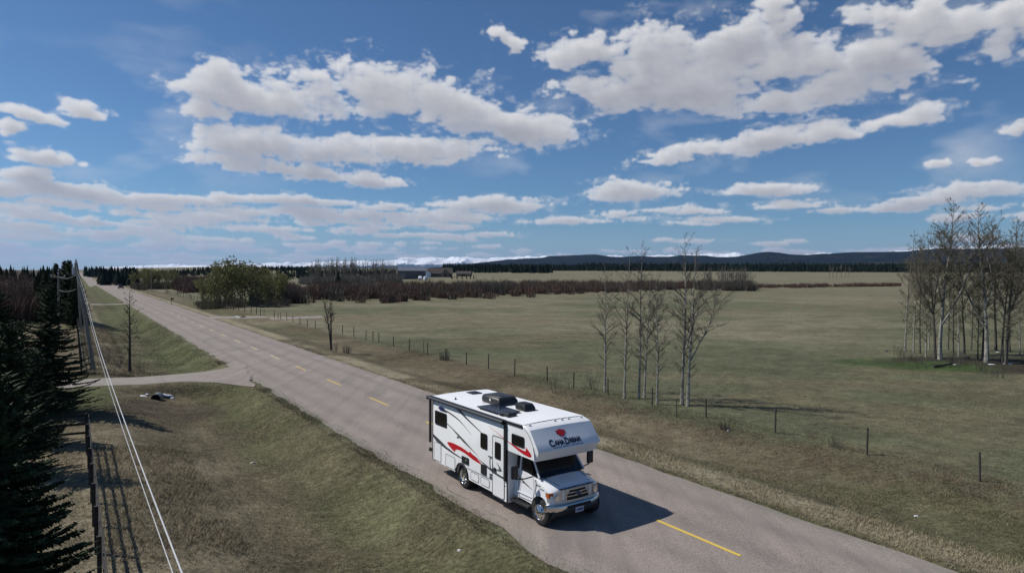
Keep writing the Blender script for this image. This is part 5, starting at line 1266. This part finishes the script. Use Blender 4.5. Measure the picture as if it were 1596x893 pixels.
for i in range(34):
    s = 122+i*4.4; x, y = xy(s, 28.0+.3*math.sin(i)); q = Vector((x, y, hz(x, y)))-fo_; h = 1.2+.2*rng.random()
    MB().tube([(q.x, q.y, q.z-.2), (q.x+rng.uniform(-.06, .06), q.y, q.z+h)], [.07, .065], 6).build('post', POSTM, fence); pts.append((q.x, q.y, q.z, h))
x, y = xy(3, 27.4); q = Vector((x, y, hz(x, y)))-fo_
for hh in (.35, .65, .95):
    MB().tube([(q.x, q.y, q.z+hh)]+[(a, b, c+hh*h/1.15) for a, b, c, h in pts[:31]], .004, 3).build('wire', WIRE, fence)
tag(fence, 'long wire fence on grey wooden posts between the right verge and the field', 'fence')
def board_fence(s0, s1, t0, sp, side_s, side_len, label, H=1.28):
    x0, y0 = xy(s1 if side_s == s1 else s0, t0); f = empty('board_fence', (x0, y0, hz(x0, y0))); f0 = Vector(f.location)
    n = max(1, round((s1-s0)/sp)); P = [(s0+(s1-s0)*i/n, t0) for i in range(n+1)]
    Q = [(side_s+.20*i, t0-sp*i) for i in range(1, int(side_len/sp)+1)]
    def W_(s, t): x, y = xy(s, t); return Vector((x, y, hz(x, y)))-f0
    for (s, t) in P+Q: q = W_(s, t); MB().box(-.05, .05, -.05, .05, -.3, H+.03).build('post', BOARD, f).location = q; f.children[-1].rotation_euler = (0, 0, A) if len(f.children) else (0, 0, 0)
    for L, c in ((P, 0), ([(side_s, t0)]+Q, 1)):
        for h in (.42, .82, 1.22):
            m = MB(); pr = [W_(*p) for p in L]; b0 = 0
            for i, q in enumerate(pr):
                off = (.075*NX, .075*NY) if c == 0 else (.075*DX, .075*DY)
                for (k, z) in ((0, -.05), (.6, -.05), (.6, .05), (0, .05)):
                    m.v.append((q.x+off[0]*(1+.5*k), q.y+off[1]*(1+.5*k), q.z+h+z))
            for i in range(len(pr)-1):
                for j in range(4): a = i*4+j; b = i*4+(j+1) % 4; m.f.append((a, b, b+4, a+4))
            m.f += [(0, 1, 2, 3), tuple(range(len(pr)*4-4, len(pr)*4))]
            m.build('rail', BOARD, f)
    return tag(f, label, 'fence')
board_fence(9.0, 35.1, .50, 2.35, 35.1, 9, 'dark board fence running from the bottom edge to a corner before the driveway')
board_fence(57.8, 108, .55, 2.5, 57.8, 9, 'dark board fence starting beyond the driveway beside the leaning pole')

# ------------------------------------------------------------------ poles and wires
POLE = mat('weathered_pole', (.26, .235, .205), .85, var=.6, vscale=1.5, col2=(.15, .135, .12)); CABLE = mat('bare_aluminium_cable', (.62, .61, .60), .45, metal=.2); INS = mat('grey_insulator', (.4, .42, .45), .3)
def pole(loc, H, top=(0, 0), r=.15, arm=0, label='', armdir=(1, 0), n='utility_pole'):
    o = empty(n, loc); MB().tube([(0, 0, -.3), (top[0]*.5, top[1]*.5, H*.5), (top[0], top[1], H)], [r, r*.85, r*.68], 10).build('pole', POLE, o, smooth=True)
    T = (top[0], top[1], H)
    i = MB().lathe([(0, .03), (.10, .03), (.10, .07), (.20, .07), (.26, .03), (.30, .001)], 'z', T, 8).build('insulator', INS, o, smooth=True)
    if arm:
        a = MB().tube([(T[0]-armdir[0]*arm/2, T[1]-armdir[1]*arm/2, H-.25), (T[0]+armdir[0]*arm/2, T[1]+armdir[1]*arm/2, H-.25)], .055, 6).build('crossarm', POLE, o)
        for sg in (-.45, .45): MB().lathe([(0, .03), (.06, .05), (.14, .05), (.18, .01)], 'z', (T[0]+armdir[0]*arm*sg, T[1]+armdir[1]*arm*sg, H-.2), 8).build('insulator', INS, a)
    return tag(o, label, 'pole')
p = at(147, 577); H1 = topz(p, 124, 410)-p.z; d1 = math.hypot(p.x, p.y)
lx = (124-147)/FPX*d1; top1 = (lx*math.cos(.57), lx*math.sin(.57)*0+.0)
pole(p, H1, (lx, 0), .17, 0, 'near leaning grey utility pole beside the driveway')
MB_ = MB().lathe([(0, .10), (.5, .10), (.52, .001)], 'z', (lx-.05, -.2, H1-.9), 10).build('cutout_box', INS, bpy.data.objects['utility_pole'], smooth=True)
tp = [Vector((p.x+lx, p.y, p.z+H1))]
for s, ln, lab in ((103, -.55, 'second utility pole of the line, close behind the leaning one'), (150, -.5, 'third utility pole of the line along the road'), (200, -.4, 'fourth utility pole of the line along the road'), (255, 0, 'fifth utility pole of the line along the road'), (320, 0, 'farthest utility pole of the line along the road')):
    x, y = xy(s, 1.0); z = hz(x, y); pole((x, y, z), 9.0-.1, (ln, 0), .14, 0, lab); tp.append(Vector((x+ln, y, z+8.9)))
x, y = xy(-31, .6); pole((x, y, hz(x, y)), 8.2, (0, 0), .15, 0, 'utility pole standing behind the viewpoint')
pa = spot(91.5, 84); Ha = topz(pa, 91.5, 428)-pa.z; pole(pa, Ha, (0, 0), .13, 1.5, 'grey pole with short crossarm rising before the dark spruces')
pb = spot(73.5, 135); pole(pb, topz(pb, 73.5, 427)-pb.z, (0, 0), .12, 1.4, 'thin far pole with crossarm in the dark trees at left', )
pc = at(236, 451.5); pole(pc, topz(pc, 236, 417)-pc.z, (0, 0), .16, 0, 'lone utility pole in front of the far willow clump')
def wire(pts, r, lab, m=CABLE):
    o = MB().tube(pts, r, 6).build('power_line', m, smooth=True, fix=False); return tag(o, lab, 'power line')
w1 = []; w2 = []
for k in range(61):
    s = 59.0-90*k/60; f = max(0, (s-30)/29); x, y = xy(s, .62); X = tp[0]; 
    z1 = 5.42+.00115*(s-14)**2; z2 = 5.22+.00105*(s-15)**2
    w1.append((x*(1-f**3)+X.x*f**3, y*(1-f**3)+X.y*f**3, z1)); w2.append((x*(1-f**3)+X.x*f**3, y*(1-f**3)+X.y*f**3, z2))
w1[0] = tuple(tp[0]+Vector((0, 0, .05))); w2[0] = tuple(tp[0]-Vector((0, 0, .5)))
wire(w1, .0066, 'thick pale power line sweeping down from the leaning pole to the bottom edge'); wire(w2, .0042, 'thin lower power line just left of the thick one')
def span(a, b, sag, r, lab):
    wire([tuple(a+(b-a)*(k/12)-Vector((0, 0, sag*4*(k/12)*(1-k/12)))) for k in range(13)], r, lab)
for i, nm in enumerate(('first', 'second', 'third', 'fourth', 'fifth')):
    span(tp[i], tp[i+1], .35, .010, 'power line of the %s far span along the road' % nm)
span(pa+Vector((0, 0, Ha-.2)), tp[0]-Vector((0, 0, .9)), .25, .009, 'upper service wire from the crossarm pole to the leaning pole'); span(pa+Vector((0, 0, Ha-1.6)), tp[0]-Vector((0, 0, 2.0)), .2, .009, 'lower service wire from the crossarm pole to the leaning pole')

# roadside sign (seen from behind) and the distant car
p = at(267, 475); o = empty('signpost', p); MB().tube([(0, 0, -.2), (0, 0, 1.45)], .05, 6).build('post', POSTM, o); MB().box(-.10, .42, -.06, .28, 1.15, 1.55).build('letter_box', BLACK, o, bevel=.04); tag(o, 'dark roadside mailbox on a post beside the far verge', 'mailbox')
def car(loc, rz, label):
    o = empty('car', loc, rz); body_m = mat('dark_red_paint', (.10, .012, .010), .3, coat=.4)
    sec = [(-2.2, .35), (-2.25, .75), (-2.1, .98), (-1.2, 1.05), (1.9, 1.05), (2.2, .9), (2.25, .4)]
    bd = MB().prism(sec, 'x', -.9, .9).build('body', body_m, o, bevel=.08)
    loft('cabin', [[(-.84, -1.25, 1.04), (.84, -1.25, 1.04), (.84, 1.95, 1.04), (-.84, 1.95, 1.04)], [(-.68, -.6, 1.62), (.68, -.6, 1.62), (.68, 1.6, 1.62), (-.68, 1.6, 1.62)]], DGLASS, o, bevel=.05)
    MB().box(-.69, .69, -.62, 1.62, 1.62, 1.67).build('roof', body_m, o, bevel=.02)
    for x in (-.86, .86):
        for y in (-1.4, 1.4):
            w = MB().lathe([(-.11, .001), (-.11, .2), (-.11, .33), (.11, .33), (.11, .2), (.11, .001)], 'x', (x, y, .34), 16).build('wheel', TYRE, o, smooth=True, angle=40)
        MB().box(x*.75-.12, x*.75+.12, -2.29, -2.24, .68, .82).build('headlight', LENS, o)
    MB().box(-.5, .5, -2.29, -2.24, .5, .62).build('grille', CHAS, o)
    return tag(o, label, 'car')
p = at(188, 450); car((p.x, p.y, road_z(st(p.x, p.y)[0])), A, 'small dark red car far down the road')

# ------------------------------------------------------------------ grass blades (one uncountable mass)
def tufts(name, n, region, hmin, hmax, wid, per, seed, label, tint=1.0, straw=0.0):
    g = np.random.default_rng(seed); s, t = region(g, n); x = s*DX+t*NX; y = s*DY+t*NY
    k = (drive_mask(s, t) < .1); x, y, s, t = x[k], y[k], s[k], t[k]
    dens = fbm(x*.5, y*.5, 3, 77); k = dens+g.normal(0, .12, len(x)) > .44; x, y = x[k], y[k]; n = len(x)
    z = height(x, y); C0 = ground_colors(x, y)
    V = []; C = []
    for j in range(per):
        a = g.uniform(0, 2*np.pi, n); h = g.uniform(hmin, hmax, n); ln = g.uniform(.5, 1.7, n)*h; w = wid*g.uniform(.6, 1.4, n); b = a+g.normal(1.57, .3, n)
        ox, oy = g.normal(0, .035, n), g.normal(0, .035, n)
        A_ = np.stack([x+ox-w*np.cos(b), y+oy-w*np.sin(b), z-.02], 1); B_ = np.stack([x+ox+w*np.cos(b), y+oy+w*np.sin(b), z-.02], 1)
        T_ = np.stack([x+ox+ln*np.cos(a), y+oy+ln*np.sin(a), z+h], 1); V.append(np.stack([A_, B_, T_], 1).reshape(-1, 3))
        m = g.random(n)[:, None]; sc = np.array([[.32, .26, .165]]); cc = C0*tint*g.uniform(.55, 1.6, (n, 1)); cc = np.where(m < straw, sc*g.uniform(.6, 1.15, (n, 1)), cc); C.append(np.repeat(cc, 3, 0))
    V = np.concatenate(V); F = np.arange(len(V)).reshape(-1, 3)
    m = bpy.data.materials.get('grass_blades')
    if not m:
        m = bpy.data.materials.new('grass_blades'); m.use_nodes = True; t_ = NT(m.node_tree); a_ = t_.n.new('ShaderNodeAttribute'); a_.attribute_name = 'col'
        t_.l.new(a_.outputs[0], t_.n['Principled BSDF'].inputs['Base Color']); t_.n['Principled BSDF'].inputs['Roughness'].default_value = .85; t_.n['Principled BSDF'].inputs['Specular IOR Level'].default_value = .15
    o = link(name, np_mesh(name, V, F, False, np.concatenate(C)), m); return tag(o, label, 'grass', kind='stuff')
U = lambda a, b, c, d: (lambda g, n: (a+(b-a)*g.random(n)**1.3, g.uniform(c, d, n)))
tufts('grass', 80000, U(2, 48, -7, 10.4), .025, .075, .008, 3, 1, 'short dry grass on the slope left of the road', 1.12, .12)
tufts('grass', 22000, U(2, 34, .7, 4.4), .06, .17, .008, 4, 2, 'long pale dry grass along the board fence', 1.2, .42)
tufts('grass', 14000, U(8, 34, -7, .3), .05, .14, .008, 4, 3, 'pale dry grass left of the board fence', 1.2, .5)
tufts('grass', 26000, U(0, 75, 18.9, 20.9), .04, .12, .008, 4, 4, 'pale grass lip along the right edge of the asphalt', 1.2, .35)
tufts('grass', 80000, U(0, 60, 20, 30), .025, .085, .009, 3, 5, 'dry brown grass of the right verge', 1.15, .14)
tufts('grass', 80000, U(0, 70, 28, 62), .02, .06, .011, 3, 6, 'short pasture grass beyond the wire fence', 1.12, .08)
tufts('grass', 12000, U(2, 60, 10.0, 10.75), .03, .09, .008, 4, 7, 'short grass at the left edge of the asphalt', 1.05, .12)
tufts('grass', 26000, U(55, 110, .6, 10.3), .03, .09, .013, 3, 8, 'grass on the strip left of the road beyond the driveway', 1.1, .10)
tufts('grass', 9000, U(57, 110, .7, 4.2), .12, .3, .014, 4, 9, 'long straw grass along the far board fence', 1.15, .5)
